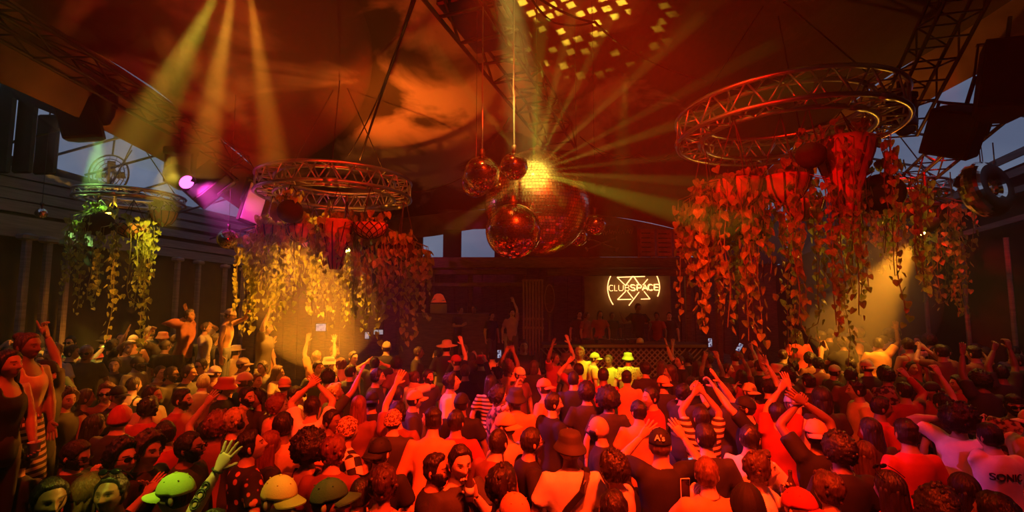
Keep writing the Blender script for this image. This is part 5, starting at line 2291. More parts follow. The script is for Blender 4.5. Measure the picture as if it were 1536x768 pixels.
CROWD = [
 # --- bottom row and near figures, left to right
 (12, 548, 'R', 'long:k', 'tank:B', [(50, 672, 'hold', .1)], dict(Y=3.9, base=.82, fem=1, hold='cup'), 'long-haired woman in black top at the left edge, standing above everyone'),
 (42, 520, 'R', 'bun:b', 'tank:T', [(78, 640, 'open', .1)], dict(Y=4.35, base=.82, fem=1, tr='stripe'), 'woman in tan tank top with tied hair, striped skirt, left edge'),
 (66, 560, 'R', 'short+bcap:B', 'tee:D', [(64, 462, 'point', .1)], dict(Y=4.9, base=.35), 'capped man raising one red-lit pointing finger by the left edge'),
 (74, 750, 'FR', 'short:k', 'tee:B', 'down', dict(), 'dim-faced dark-haired man at the bottom left corner'),
 (112, 684, 'R', 'short:k', 'tee:B', 'chin', dict(beard=1, gl=1, hp=.35), 'bearded man with glasses looking up, hand at chin, bottom left'),
 (166, 742, 'F', 'short:k', 'tee:D', 'down', dict(gl=2, hp=-.25), 'man facing camera with sunglasses on his head, lit lime'),
 (134, 742, 'B', 'bob:l', 'tee:paisley', 'down', dict(), 'person in paisley scarf and shirt beside the lime-lit face'),
 (184, 688, 'R', 'curly:k', 'tank:T', [(226, 735, 'open', .1), (218, 742, 'open', -.05)], dict(gl=1), 'curly-haired man in tank top and glasses, clapping, bottom left'),
 (222, 676, 'R', 'curly:b', 'tee:D', 'down', dict(), 'brown curly-haired man behind the clapping hands'),
 (284, 672, 'R', 'short:k', 'long:E', 'down', dict(beard=1, gl=3, hp=-.1), 'bearded man in big sunglasses and dark green jacket'),
 (264, 742, 'BL', 'short+cap:L', 'tee:D', 'down', dict(z=70), 'person in lime cap with brim towards lower left'),
 (318, 800, 'B', 'short:k', 'tee:Y', [(333, 690, 'spread', .1)], dict(tattoo=1, H=1.70), 'owner of the tattooed raised forearm at the bottom left'),
 (376, 670, 'BR', 'fade:k', 'tee:melon', 'down', dict(hp=-.3), 'man in dark shirt printed with red melon slices'),
 (418, 748, 'BR', 'short+cap:Y', 'tee:D', 'down', dict(z=-50), 'person in yellow cap with green brim pointing right, bottom'),
 (494, 752, 'BR', 'short+cap:E', 'tee:D', 'down', dict(z=-50), 'person in dark green cap with brim pointing right, bottom'),
 (463, 676, 'B', 'afro:k', 'tank:B', 'down', dict(), 'person with big round dark hair in black tank top, lower left'),
 (405, 668, 'BR', 'long:r', 'tee:N', 'down', dict(fem=1), 'woman with long reddish hair left of the big round afro'),
 (500, 680, 'B', 'messy:r', 'tee:M', 'down', dict(), 'dim reddish-haired person between the afro and the checkered shirt'),
 (521, 646, 'BR', 'short+leobeanie:O', 'tee:checker', 'down', dict(), 'man in speckled beanie and black-and-white checkered shirt'),
 (590, 632, 'B', 'short+leobeanie:O', 'tee:D', 'down', dict(), 'person in speckled beanie with necklace, seen from behind'),
 (570, 680, 'B', 'short+bcap:B', 'tee:B', 'down', dict(), 'person in backward black cap below the speckled beanie'),
 (574, 730, 'B', 'messy:b', 'tee:plaid', 'down', dict(), 'dark-haired person in plaid shirt at the bottom, left of centre'),
 (540, 742, 'B', 'buzz:k', 'bare', 'down', dict(H=1.62), 'bare-shouldered person beside the plaid shirt'),
 (650, 632, 'B', 'fade:k', 'long:O', 'down', dict(lean=.2, H=1.8), 'big man in bright orange long-sleeved shirt, seen from behind'),
 (684, 634, 'B', 'short:k', 'tee:R', 'down', dict(), 'dark-haired person in dark red shirt right of the orange shirt'),
 (654, 706, 'R', 'fade:k', 'tee:B', 'down', dict(beard=1, hp=-.1), 'short-bearded man in black shirt in profile, bottom centre'),
 (690, 694, 'FR', 'short:k', 'tee:D', [(712, 742, 'hold', -.1)], dict(hold='bottle'), 'man holding a bottle upright behind the short-bearded profile'),
 (752, 732, 'B', 'messy:k', 'tee:B', 'down', dict(), 'tousled dark head above the bottom orange cap'),
 (772, 772, 'B', 'short+bcap:O', 'tee:D', 'down', dict(), 'person whose orange cap top shows at the bottom centre'),
 (748, 664, 'BR', 'buzz:k', 'long:M', 'down', dict(hp=-.4, lean=.15), 'close-cropped man looking down in dark red long sleeves'),
 (758, 640, 'BL', 'short+bcap:O', 'tee:T', 'down', dict(), 'person in light orange backward cap behind the close-cropped man'),
 (797, 664, 'R', 'short:k', 'tee:B', 'down', dict(gl=1, z=15), 'man with glasses and dark shirt in profile, right of the orange cap'),
 (855, 674, 'B', 'short+bucket:D', 'tee:W', 'down', dict(strap=1, H=1.8), 'person in dark bucket hat, bright shirt and black strap'),
 (920, 706, 'L', 'curly2:k', 'tee:S', 'down', dict(z=-30, H=1.72), 'curly dark-haired person in profile with bright collar, facing left'),
 (921, 768, 'B', 'short2:k', 'tee:O', 'down', dict(), 'dark head at the bottom edge beside the curly profile'),
 (898, 644, 'L', 'none', 'long:B', 'down', dict(z=-15, beard=1), 'bald man facing left in dark jacket'),
 (990, 668, 'B', 'short+cap:B', 'tee:B', [(962, 655, 'spread', .25), (1024, 655, 'ok', .25)], dict(logo="A's", H=1.82), "man in black cap lettered A's, both hands raised, black shirt"),
 (1058, 658, 'B', 'short2:k', 'tee:D', 'down', dict(), 'dark-haired person directly behind the short brown-haired man'),
 (1060, 712, 'B', 'short:l', 'tee:O', [(1034, 752, 'hold', .1)], dict(neck=1, hold='phone'), 'short brown-haired man with chain, bright shirt, holding white phone'),
 (1142, 706, 'R', 'messy:b', 'tee:W', [(1178, 742, 'hold', .05)], dict(z=-25, hp=-.2, hold='bottle'), 'smiling man in profile holding a bottle, bottom right of centre'),
 (1122, 760, 'B', 'short+beanie:B', 'tee:B', 'down', dict(), 'black rounded cap at the bottom below the smiling man'),
 (1200, 764, 'B', 'short+bcap:R', 'tee:D', 'down', dict(), 'dark red cap at the bottom, right of the smiling man'),
 (1224, 652, 'B', 'short+bcap:O', 'tee:B', [(1196, 608, 'fist', .15), (1206, 604, 'open', .1)], dict(hint1=(1, .2, .35)), 'man in bright orange backward cap and black shirt, arm bent overhead'),
 (1258, 678, 'B', 'curly:k', 'tee:B', 'down', dict(neck=1), 'curly dark-haired man from behind, right of the orange backward cap'),
 (1306, 646, 'B', 'long:k', 'tee:D', 'down', dict(fem=1), 'woman with straight black hair, upper of two long-haired women'),
 (1298, 684, 'B', 'long:b', 'tee:M', 'down', dict(fem=1), 'woman with straight brown hair, lower of two long-haired women'),
 (1360, 652, 'B', 'fade:k', 'tee:R', 'down', dict(H=1.8), 'man with neat short hair from behind in dark red shirt, right'),
 (1243, 738, 'B', 'messy:b', 'tee:M', 'down', dict(fem=1), 'person with tousled curls at the bottom below the curly-haired man'),
 (1335, 735, 'B', 'long:k', 'tee:R', 'down', dict(fem=1, gl=2), 'long-haired woman with sunglasses on her head, bottom right'),
 (1440, 634, 'R', 'afro:k', 'tee:W', [(1411, 628, 'vee', .1), (1473, 624, 'vee', .3)], dict(z=25, H=1.78), 'person with huge dark hair, pale tee, both hands making V signs'),
 (1447, 738, 'B', 'long:k', 'tee:D', 'down', dict(fem=1), 'woman with long dark hair left of the lettered pale shirt'),
 (1484, 656, 'B', 'short2:k', 'tee:W', [(1497, 652, 'fist', .25), (1560, 705, 'relax', .1)], dict(text='SONIC', H=1.74), 'person in pale shirt lettered SONIC, arms out, bottom right'),
 (1521, 608, 'FL', 'short:k', 'tee:print', [(1502, 664, 'fist', -.1)], dict(gl=3, band=1, beard=1), 'man in headband and sunglasses facing the camera, right edge'),
 (1410, 770, 'B', 'curly:k', 'tee:D', 'down', dict(), 'dark curly head cut off at the bottom right'),
 (1496, 776, 'B', 'short2:k', 'tee:D', 'down', dict(), 'dark head cut off below the lettered shirt'),
 (30, 690, 'B', 'messy:k', 'tee:B', 'down', dict(H=1.6), 'dark head below the women at the left edge'),
 # --- left middle
 (74, 553, 'FR', 'short:k', 'tee:B', [(86, 575, 'hold', -.1)], dict(hold='can', b=.35, H=1.7), 'man in black shirt holding a can near the left women'),
 (120, 551, 'FR', 'short:k', 'tee:B', 'down', dict(hp=-.1, H=1.72), 'smiling dark-haired man in black facing the camera, far left'),
 (79, 529, 'F', 'messy:y', 'tee:W', 'down', dict(b=.35), 'fair-haired person lit green near the left wall'),
 (106, 514, 'F', 'short:k', 'hood:W', 'down', dict(gl=3, b=.35), 'man in sunglasses and pale hood lit green at left'),
 (129, 530, 'FR', 'short:w', 'tee:D', 'down', dict(gl=1, b=.35), 'grey-haired person in glasses behind the fedora wearer'),
 (146, 541, 'R', 'short+fedora:R', 'tank:R', [(157, 520, 'fist', .1), (170, 492, 'spread', .15)], dict(H=1.74, band2=1), 'person in red fedora with glowing wristband, arms raised, left'),
 (100, 600, 'R', 'curly:b', 'tee:D', 'down', dict(), 'brown curly-haired man in profile facing right, far left'),
 (127, 598, 'BR', 'pony:b', 'tank:D', 'down', dict(fem=1), 'woman with ponytail and bare shoulders at left'),
 (160, 590, 'FR', 'messy:l', 'tee:M', 'down', dict(gl=1), 'person with goggle-like glasses left of the black cap'),
 (177, 594, 'R', 'short+cap:B', 'tee:B', 'down', dict(), 'man in black cap facing right, left of the bearded man'),
 (206, 546, 'R', 'short+cap:B', 'tee:Y', 'down', dict(beard=1), 'bearded man in black cap and pale yellow shirt'),
 (180, 628, 'B', 'short+beanie:R', 'tee:D', 'down', dict(), 'person in round red beanie at left'),
 (141, 640, 'B', 'long:k', 'tee:B', 'down', dict(fem=1), 'long dark-haired person left of the red beanie'),
 (172, 548, 'FR', 'short:k', 'tee:D', 'down', dict(), 'dim person between the red fedora and the bearded cap wearer'),
 (249, 533, 'B', 'buzz:l', 'tee:M', 'down', dict(), 'close-cropped person left of the dancers on the platform'),
 (240, 560, 'R', 'short:b', 'tee:M', 'down', dict(), 'man in profile left of the man in dark sunglasses'),
 (257, 562, 'R', 'short:k', 'tee:D', 'down', dict(gl=3, beard=1), 'man in dark sunglasses facing right, left middle'),
 (283, 560, 'R', 'short:k', 'long:B', 'down', dict(), 'clean-shaven man in profile, dark hair, left of the fair shaved head'),
 (301, 549, 'F', 'short:k', 'tee:D', 'down', dict(gl=3), 'man facing camera in sunglasses below the dancers'),
 (287, 532, 'BR', 'short2:k', 'tee:D', 'down', dict(), 'dark head just below the red-vest dancer'),
 (305, 574, 'B', 'buzz:y', 'tee:M', 'down', dict(), 'fair shaved head seen from behind left of the red bucket hat'),
 (322, 560, 'B', 'short+bcap:W', 'tee:M', 'down', dict(), 'person in white backward cap behind the red bucket hat'),
 (338, 582, 'R', 'short+bucket:R', 'tee:B', 'down', dict(z=10), 'man in red bucket hat facing right'),
 (364, 547, 'R', 'short+cap:T', 'tee:T', 'down', dict(), 'person in tan cap facing right, behind the sunglasses strap'),
 (354, 528, 'B', 'short+fedora:S', 'tee:T', 'down', dict(), 'person in straw hat just below the shirtless dancer'),
 (367, 572, 'BR', 'short+bcap:S', 'long:E', 'down', dict(beard=1), 'bearded person in tan cap right of the red bucket hat'),
 (394, 552, 'F', 'short:k', 'tee:D', 'down', dict(), 'dark-haired man facing camera right of the tan caps'),
 (384, 572, 'R', 'short:b', 'tee:T', 'down', dict(), 'person facing right above the smiling woman'),
 (387, 598, 'FL', 'long:k', 'tee:D', 'down', dict(fem=1, gl=2), 'smiling long-haired woman with sunglasses on her head'),
 (370, 596, 'R', 'short:k', 'tee:D', 'down', dict(beard=1), 'dark bearded profile left of the smiling woman'),
 (228, 594, 'R', 'short2:k', 'tee:T', 'down', dict(), 'dark-haired man facing right at left, tan shirt'),
 (222, 614, 'B', 'messy:k', 'tee:R', 'down', dict(), 'dark tousled head with red shirt at left'),
 (273, 600, 'R', 'fade:k', 'tee:R', 'down', dict(beard=1), 'bearded man in red shirt in profile, left middle'),
 (310, 648, 'B', 'short2:k', 'tee:M', [(309, 606, 'ok', .2)], dict(H=1.66), 'person raising a red-lit hand in front of the red bucket hat'),
 (247, 652, 'L', 'short:k', 'tee:R', 'down', dict(z=-20), 'dark-haired man facing left in red shirt'),
 (327, 640, 'B', 'curly:r', 'tee:M', 'down', dict(), 'reddish curly head from behind above the tattooed arm'),
 (354, 634, 'BR', 'messy:y', 'tee:D', 'down', dict(phones=1), 'fair-haired person with headphones right of the reddish curls'),
 # --- dancers on the platform
 (284, 474, 'R', 'short2:k', 'long:M', [(270, 480, 'fist', -.1), (280, 466, 'open', .2)], dict(Y=9.0, base=.92), 'red-vest dancer on the platform, one hand bent overhead'),
 (309, 492, 'R', 'short:k', 'tee:W', [(318, 488, 'open', .1)], dict(Y=9.2, base=.92, H=1.68, z=20), 'dancer in white shirt with raised hand on the platform'),
 (345, 473, 'R', 'short+bcap:S', 'bare', [(374, 464, 'hold', .1)], dict(Y=9.0, base=.92, z=15), 'shirtless dancer in pale cap reaching right on the platform'),
 (400, 492, 'R', 'short2:k', 'tee:D', 'upr', dict(Y=9.6, base=.5), 'dim dancer with raised arm right of the shirtless dancer'),
 # --- centre left, warm light
 (493, 546, 'R', 'short+bucket:W', 'long:O', 'down', dict(z=20), 'person in white bucket hat facing right'),
 (503, 590, 'BR', 'messy:y', 'tee:D', [(541, 560, 'open', .15)], dict(), 'blond man reaching his arm forward to the right'),
 (562, 546, 'B', 'short:k', 'tee:D', [(550, 544, 'open', .1), (574, 546, 'open', .1)], dict(), 'person with both hands on a dark head, warm light'),
 (468, 612, 'B', 'short2:k', 'tee:W', [(463, 580, 'fist', .15), (478, 578, 'open', .2)], dict(), 'person in white sleeves with both arms up, warm light'),
 (443, 594, 'R', 'short:k', 'tee:T', 'down', dict(gl=3), 'man in sunglasses facing right, lit orange'),
 (417, 559, 'R', 'bob:b', 'tee:T', [(426, 572, 'hold', .1)], dict(fem=1), 'woman with bobbed hair lifting a hand, lit orange'),
 (406, 534, 'R', 'curly:k', 'tee:O', 'upr', dict(), 'curly-haired person with glowing outline below the vines'),
 (417, 610, 'BR', 'curly:r', 'tee:O', 'down', dict(), 'reddish curly head left of the orange-lit sunglasses'),
 (424, 640, 'B', 'short2:k', 'tee:T', 'down', dict(), 'person in tan shirt behind the reddish-haired woman'),
 (502, 528, 'R', 'short:b', 'tee:T', 'down', dict(), 'orange-lit profile above the white bucket hat'),
 (530, 537, 'FR', 'short:k', 'tee:O', 'down', dict(), 'orange-lit face between the white bucket hat and raised hands'),
 (475, 536, 'B', 'short:l', 'tee:O', 'up2', dict(), 'warm-lit person with both arms up under the left chandelier'),
 (566, 566, 'R', 'short:k', 'tee:D', 'down', dict(phones=1), 'person with a pale headset in the warm light'),
 (596, 622, 'B', 'messy:k', 'tee:M', [(600, 556, 'open', .2)], dict(H=1.72), 'person stretching one arm straight up, left of centre'),
 (580, 522, 'B', 'short+cap:S', 'tee:D', 'down', dict(), 'person in small tan cap below the longest vines'),
 (558, 602, 'B', 'short+bcap:B', 'long:B', 'down', dict(), 'person in black cap beside the long straight hair'),
 (538, 610, 'B', 'long:r', 'tee:M', 'down', dict(fem=1), 'person with long straight reddish hair, centre left'),
 (498, 632, 'R', 'short:k', 'tee:O', 'down', dict(fem=1), 'orange-lit face behind the checkered shirt wearer'),
 # --- centre
 (628, 529, 'R', 'short:b', 'tee:D', 'down', dict(), 'short-haired man in profile facing right, back row'),
 (656, 534, 'L', 'short:k', 'tee:D', 'down', dict(), 'bright face turned left in the dark back row'),
 (670, 517, 'B', 'short+sunhat:T', 'tee:B', 'down', dict(Y=9.8), 'person in wide tan hat in the back row'),
 (622, 568, 'BR', 'bun:b', 'tee:W', [(629, 578, 'open', -.05)], dict(fem=1), 'woman with hand to face beside the dark-bearded man'),
 (642, 566, 'FR', 'short:k', 'tee:D', 'down', dict(beard=1), 'dark-bearded man facing camera behind the orange cap'),
 (622, 600, 'R', 'short+cap:O', 'tee:D', 'down', dict(z=15), 'person in bright orange cap with brim pointing right'),
 (678, 574, 'R', 'messy:k', 'hood:W', 'down', dict(hp=-.3), 'person with bright white collar leaning right'),
 (722, 544, 'B', 'short+bucket:R', 'tee:D', 'down', dict(), 'person in red bucket hat at the back, near the raised phone'),
 (762, 552, 'B', 'curly:r', 'tee:O', 'phoneup', dict(), 'red curly-haired person holding a phone up, bright shoulders'),
 (774, 600, 'B', 'short+bucket:D', 'tee:O', 'down', dict(), 'person in dark bucket hat and orange shirt, centre'),
 (748, 596, 'R', 'curly:k', 'tee:print', 'fistr', dict(), 'person in patterned shirt left of the dark bucket hat'),
 (785, 519, 'F', 'short:k', 'tee:D', 'down', dict(Y=10), 'dim man facing the camera before the slatted screen'),
 (695, 527, 'B', 'short:b', 'tee:D', 'down', dict(Y=9.6), 'round head right of the wide tan hat'),
 (692, 606, 'B', 'short+cap:B', 'tee:B', 'down', dict(), 'person in black cap, centre, behind the dark red shirt'),
 (736, 575, 'B', 'long:k', 'tee:stripe', 'down', dict(fem=1), 'long dark-haired person in striped sleeves, centre'),
 (816, 582, 'L', 'short+bcap:O', 'tee:O', 'down', dict(z=-35), 'person in orange cap and bright shoulders right of centre'),
 (830, 606, 'R', 'short:k', 'tee:B', 'down', dict(z=30), 'dark-haired man with yellow-lit cheek right of centre'),
 (868, 556, 'B', 'short2:k', 'tee:R', [(852, 544, 'fist', .2)], dict(), 'dark head with a raised red fist before the booth'),
 (905, 564, 'B', 'short:k', 'tee:R', 'down', dict(), 'dark head and red shoulders in front of the booth'),
 (880, 590, 'B', 'curly2:k', 'tee:D', 'down', dict(), 'curly dark head behind the two booth-front dancers'),
 (912, 602, 'B', 'afro:k', 'tee:D', 'down', dict(), 'big dark head of hair in the middle of the crowd'),
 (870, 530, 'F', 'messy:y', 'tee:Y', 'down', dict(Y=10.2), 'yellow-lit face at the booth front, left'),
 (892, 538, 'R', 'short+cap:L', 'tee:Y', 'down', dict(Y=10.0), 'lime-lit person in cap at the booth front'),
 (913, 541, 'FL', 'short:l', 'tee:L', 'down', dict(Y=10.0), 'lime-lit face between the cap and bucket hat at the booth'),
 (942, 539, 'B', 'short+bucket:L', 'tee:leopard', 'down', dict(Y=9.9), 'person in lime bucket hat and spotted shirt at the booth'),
 (940, 568, 'B', 'fade:k', 'tee:O', 'down', dict(), 'man with neat dark hair and orange neck before the booth'),
 (995, 576, 'B', 'short+bcap:O', 'tee:D', 'down', dict(beard=1), 'person in orange cap seen from behind, right of the booth front'),
 (958, 618, 'B', 'short:k', 'tee:O', 'down', dict(), 'person in orange shirt left above the lettered cap'),
 (832, 538, 'FR', 'short:k', 'tee:R', 'upr', dict(Y=9.8), 'red-lit person with raised arm left of the booth front'),
 # --- right of centre: raised arms
 (1068, 566, 'B', 'short2:k', 'tee:D', [(1057, 520, 'hold', .25), (1075, 524, 'hold', .25)], dict(H=1.66), 'person holding a phone high in both hands, right of centre'),
 (1052, 628, 'B', 'short:k', 'tee:stripe', [(1040, 592, 'open', .2), (1056, 590, 'fist', .2)], dict(H=1.7), 'person in striped shirt with both arms overhead'),
 (1118, 612, 'L', 'short+cap:B', 'tee:B', [(1066, 574, 'fist', .1), (1074, 566, 'open', .2)], dict(z=-25, beard=1, gl=1, H=1.78), 'bearded man in black cap facing left, arms stretched up'),
 (1112, 566, 'B', 'long:k', 'tee:R', [(1112, 532, 'hold', .2), (1104, 578, 'vee', -.1)], dict(fem=1, H=1.66), 'person holding up a phone and a V sign, right'),
 (1152, 582, 'B', 'short:k', 'tee:D', [(1150, 544, 'spread', .2)], dict(), 'person waving a spread hand in the right crowd'),
 (1124, 588, 'B', 'short+bcap:Y', 'tee:R', 'down', dict(), 'person in yellow cap behind the bearded black-capped man'),
 (1182, 564, 'B', 'curly:k', 'tee:D', [(1172, 566, 'open', .05), (1190, 570, 'open', .05)], dict(), 'curly-haired person with hands clasped on head'),
 (1166, 622, 'B', 'short2:k', 'tee:R', [(1174, 572, 'fist', .2), (1184, 580, 'open', .2)], dict(H=1.74), 'person with two long arms up left of the orange backward cap'),
 (1190, 606, 'B', 'short+bcap:W', 'tee:W', 'down', dict(), 'person in white cap behind the orange backward cap'),
 (1252, 558, 'R', 'short+cap:T', 'tee:E', 'down', dict(), 'person in tan cap facing right, right crowd'),
 (1300, 551, 'B', 'short+bcap:S', 'tee:D', 'down', dict(), 'person in pale backward cap, right crowd'),
 (1329, 564, 'B', 'curly2:k', 'tee:print', 'down', dict(H=1.8), 'dark curly-haired man in dark patterned shirt, right'),
 (1285, 586, 'L', 'fade:k', 'tee:Y', 'down', dict(z=-15), 'man in profile facing left with yellow shirt, right'),
 (1233, 598, 'B', 'bob:k', 'tee:D', 'down', dict(), 'dark bobbed head left of the yellow-shirted profile'),
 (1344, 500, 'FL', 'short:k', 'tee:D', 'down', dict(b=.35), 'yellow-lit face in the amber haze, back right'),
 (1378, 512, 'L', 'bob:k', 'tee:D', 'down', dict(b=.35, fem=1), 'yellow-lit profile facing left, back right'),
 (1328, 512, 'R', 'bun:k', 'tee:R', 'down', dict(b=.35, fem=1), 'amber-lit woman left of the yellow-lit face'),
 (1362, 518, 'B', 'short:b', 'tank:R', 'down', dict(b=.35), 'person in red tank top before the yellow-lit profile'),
 (1288, 532, 'B', 'short:k', 'tee:R', [(1262, 510, 'relax', .2)], dict(H=1.7), 'person pointing an arm up left under the right vines'),
 (1366, 552, 'F', 'short:k', 'tee:D', 'down', dict(), 'dark face facing the camera, right'),
 (1322, 612, 'R', 'short:k', 'tee:R', 'down', dict(), 'red-lit profile facing right behind the neat-haired man'),
 (1356, 588, 'B', 'short2:k', 'long:R', 'fistr', dict(), 'person in red long sleeves with raised fist, right'),
 (1398, 586, 'L', 'short+bcap:D', 'tee:R', 'down', dict(), 'dim person in dark cap left of the raised red forearm'),
 (1414, 606, 'B', 'short:k', 'tee:D', [(1405, 552, 'fist', .2)], dict(H=1.74), 'person raising one straight red forearm, right'),
 (1437, 576, 'L', 'bob:k', 'tee:R', 'down', dict(fem=1), 'red-lit profile facing left beside the raised forearm'),
 (1500, 560, 'B', 'short:k', 'tee:D', [(1492, 500, 'fist', .15), (1512, 504, 'fist', .15)], dict(H=1.84, b=.1), 'person with both forearms crossed high at the right edge'),
 (1470, 572, 'B', 'curly:k', 'tee:D', [(1436, 500, 'open', .2)], dict(H=1.8, b=.1), 'person stretching an arm to the upper left, right edge'),
 # --- on the stage behind the booth
 (957, 462, 'F', 'short2:k', 'tee:B', [(932, 474, 'open', -.1), (975, 492, 'relax', -.2)], dict(Y=12.6, base=1.05), 'dark silhouetted performer in front of the neon sign'),
 (690, 466, 'FR', 'short:k', 'tee:D', 'hold', dict(Y=12.7, base=1.05), 'dim person on stage left of the raised-arm figure'),
 (711, 464, 'F', 'short2:k', 'tee:D', 'down', dict(Y=12.9, base=1.05), 'dim person on stage second from the bar lamp'),
 (738, 474, 'FR', 'short:k', 'tee:B', 'down', dict(Y=12.7, base=1.05), 'dim person on stage beside the light-shirted figure'),
 (768, 470, 'F', 'short:k', 'tee:P', [(770, 450, 'relax', 0)], dict(Y=12.4, base=1.05), 'person on stage in light shirt with raised arm'),
 (869, 472, 'F', 'short2:k', 'tee:D', 'down', dict(Y=12.8, base=1.05), 'leftmost person on stage beside the neon board'),
 (880, 474, 'FR', 'short:b', 'tee:M', 'down', dict(Y=12.6, base=1.05), 'second person on stage left of the neon sign'),
 (900, 472, 'F', 'long:k', 'tee:R', 'down', dict(Y=12.7, base=1.05, fem=1), 'long-haired person on stage under the left of the neon'),
 (918, 478, 'F', 'short:k', 'tee:D', 'down', dict(Y=12.9, base=1.05), 'person on stage just left of the silhouetted performer'),
 (985, 474, 'FL', 'short:k', 'tee:R', 'down', dict(Y=12.6, base=1.05), 'red-lit person on stage right of the silhouetted performer'),
 (1004, 474, 'F', 'short2:k', 'tee:D', 'down', dict(Y=12.8, base=1.05), 'rightmost person on stage by the neon board edge'),
]


def head_local(sp, s):
    p = head_mat(sp).translation
    return Vector((p.x * s, p.y * s, p.z * s))


TASKS = []
rng = random.Random(77)


def plan(x, y, facing, hair, top, arms, ex, label, anchor=True):
    H = ex.get('H', rng.uniform(1.70, 1.82) if not ex.get('fem') else rng.uniform(1.62, 1.72))
    s = H / 1.75
    sp = dict(fem=bool(ex.get('fem')), lean=ex.get('lean', rng.choice((0, .05, .05, .1))), hy=ex.get('hy', rng.choice((-.3, 0, 0, .3))), hp=ex.get('hp', rng.choice((-.12, 0, .1))), hr=0)
    st, colr = (top.split(':') + [''])[:2]
    sp['top'] = st
    rz = R(FACE[facing] + ex.get('z', 0))
    base = ex.get('base', ex.get('b', 0.0))
    if isinstance(arms, str):
        sp['lean'] = ex.get('lean', .05)
        sp['hp'] = ex.get('hp', 0)
        sp['hy'] = ex.get('hy', rng.choice((-.28, .22)))
        if arms != 'down':
            sp['hy'] = .22
    hl = head_local(sp, s)
    if 'Y' in ex:
        P = at(x, y, ex['Y'])
        if 'base' in ex:          # stands on a stage or platform: tune the height to the pixel
            s = max(.82, min(1.16, (P.z - base) / (hl.z / s)))
        else:
            s = max(.9, min(1.14, P.z / (hl.z / s)))
        hl = head_local(sp, s)
    else:
        P = at_z(x, y, base + hl.z)
        if P.y > 10.4 or P.y < 0:
            P = at(x, y, 10.3)
            s = max(.9, min(1.12, (P.z - base) / (hl.z / s)))
            hl = head_local(sp, s)
    Rm = Matrix.Rotation(rz, 3, 'Z')
    root = Vector((P.x, P.y, 0)) - Rm @ Vector((hl.x, hl.y, 0))
    root.z = base
    M = Matrix.Translation(root) @ Matrix.Rotation(rz, 4, 'Z') @ Matrix.Scale(s, 4)
    if isinstance(arms, str):
        rw, lw_, rh, lh = POOL[arms]
        sp.update(rw=rw, lw=lw_, rh=rh, lh=lh)
    else:
        Mi = M.inverted()
        Li = lean_mat(sp['lean']).inverted()
        pts = []
        for (px, py, pose, dy) in arms:
            pts.append((Li @ (Mi @ at(px, py, P.y + dy)), pose))
        pts.sort(key=lambda q: -q[0].x)
        dn = POOL['down']
        sp.update(rw=dn[0], lw=dn[1], rh='relax', lh='relax')
        if len(pts) == 2:
            sp.update(rw=tuple(pts[0][0]), rh=pts[0][1], lw=tuple(pts[1][0]), lh=pts[1][1])
        elif pts[0][0].x > 0:
            sp.update(rw=tuple(pts[0][0]), rh=pts[0][1])
        else:
            sp.update(lw=tuple(pts[0][0]), lh=pts[0][1])
    if 'hint1' in ex:
        sp['hint1'] = ex['hint1']
    k = spec_key(sp)
    if k not in SPECS:
        SPECS[k] = dict(sp=sp)
    TASKS.append(dict(k=k, M=M, root=root, rz=rz, s=s, hair=hair, col=colr, ex=ex, label=label, px=x, py=y, t=P.y))
    return root


occupied = []
for row in CROWD:
    r_ = plan(*row)
    occupied.append((row[0], row[1], r_.x, r_.y))

# the rest of the crowd stands in loose rows between them
fr = random.Random(5)
FILL = []
yrow = 3.3
while yrow < 10.3:
    x = -7.2 + fr.uniform(0, .4)
    while x < 7.6:
        X, Y = x + fr.uniform(-.12, .12), yrow + fr.uniform(-.2, .2)
        x += fr.uniform(.50, .68)
        if abs(X) > Y * 1.12 + .1:
            continue
        if X < -4.2 and Y < 5.4:        # the side platform
            continue
        if -6.9 < X < -3.7 and 8.1 < Y < 10.4:   # the dance platform
            continue
        if X > 5.2 and Y < 4.6:
            pass
        base = .0
        if X < -6.3 and Y > 7.0 or X > 6.5 and Y > 7.0:
            continue
        z = base + 1.62
        px, py, f = proj((X, Y, z))
        hw = 700 * .16 / f
        if any(math.hypot(X - q[2], Y - q[3]) < .40 for q in occupied):
            continue
        if any(abs(px - q[0]) < hw * .9 and abs(py - q[1]) < hw * 1.15 for q in occupied):
            continue
        if py > 790 or (1425 < px and py > 640) or (abs(px - 990) < 48 and py > 672) or (abs(px - 855) < 40 and py > 690):
            continue
        occupied.append((px, py, X, Y))
        FILL.append((X, Y, base, px, py))
    yrow += .52
# a row along each side wall, on the low risers
for (x0, x1, ya, yb, n) in ((-9.0, -6.7, 7.4, 11.5, 22), (6.9, 8.8, 7.2, 11.8, 22)):
    for i in range(n):
        for _ in range(20):
            X, Y = fr.uniform(x0, x1), fr.uniform(ya, yb)
            if all(math.hypot(X - q[2], Y - q[3]) > .46 for q in occupied):
                px, py, f = proj((X, Y, 1.97))
                occupied.append((px, py, X, Y))
                FILL.append((X, Y, .35, px, py))
                break

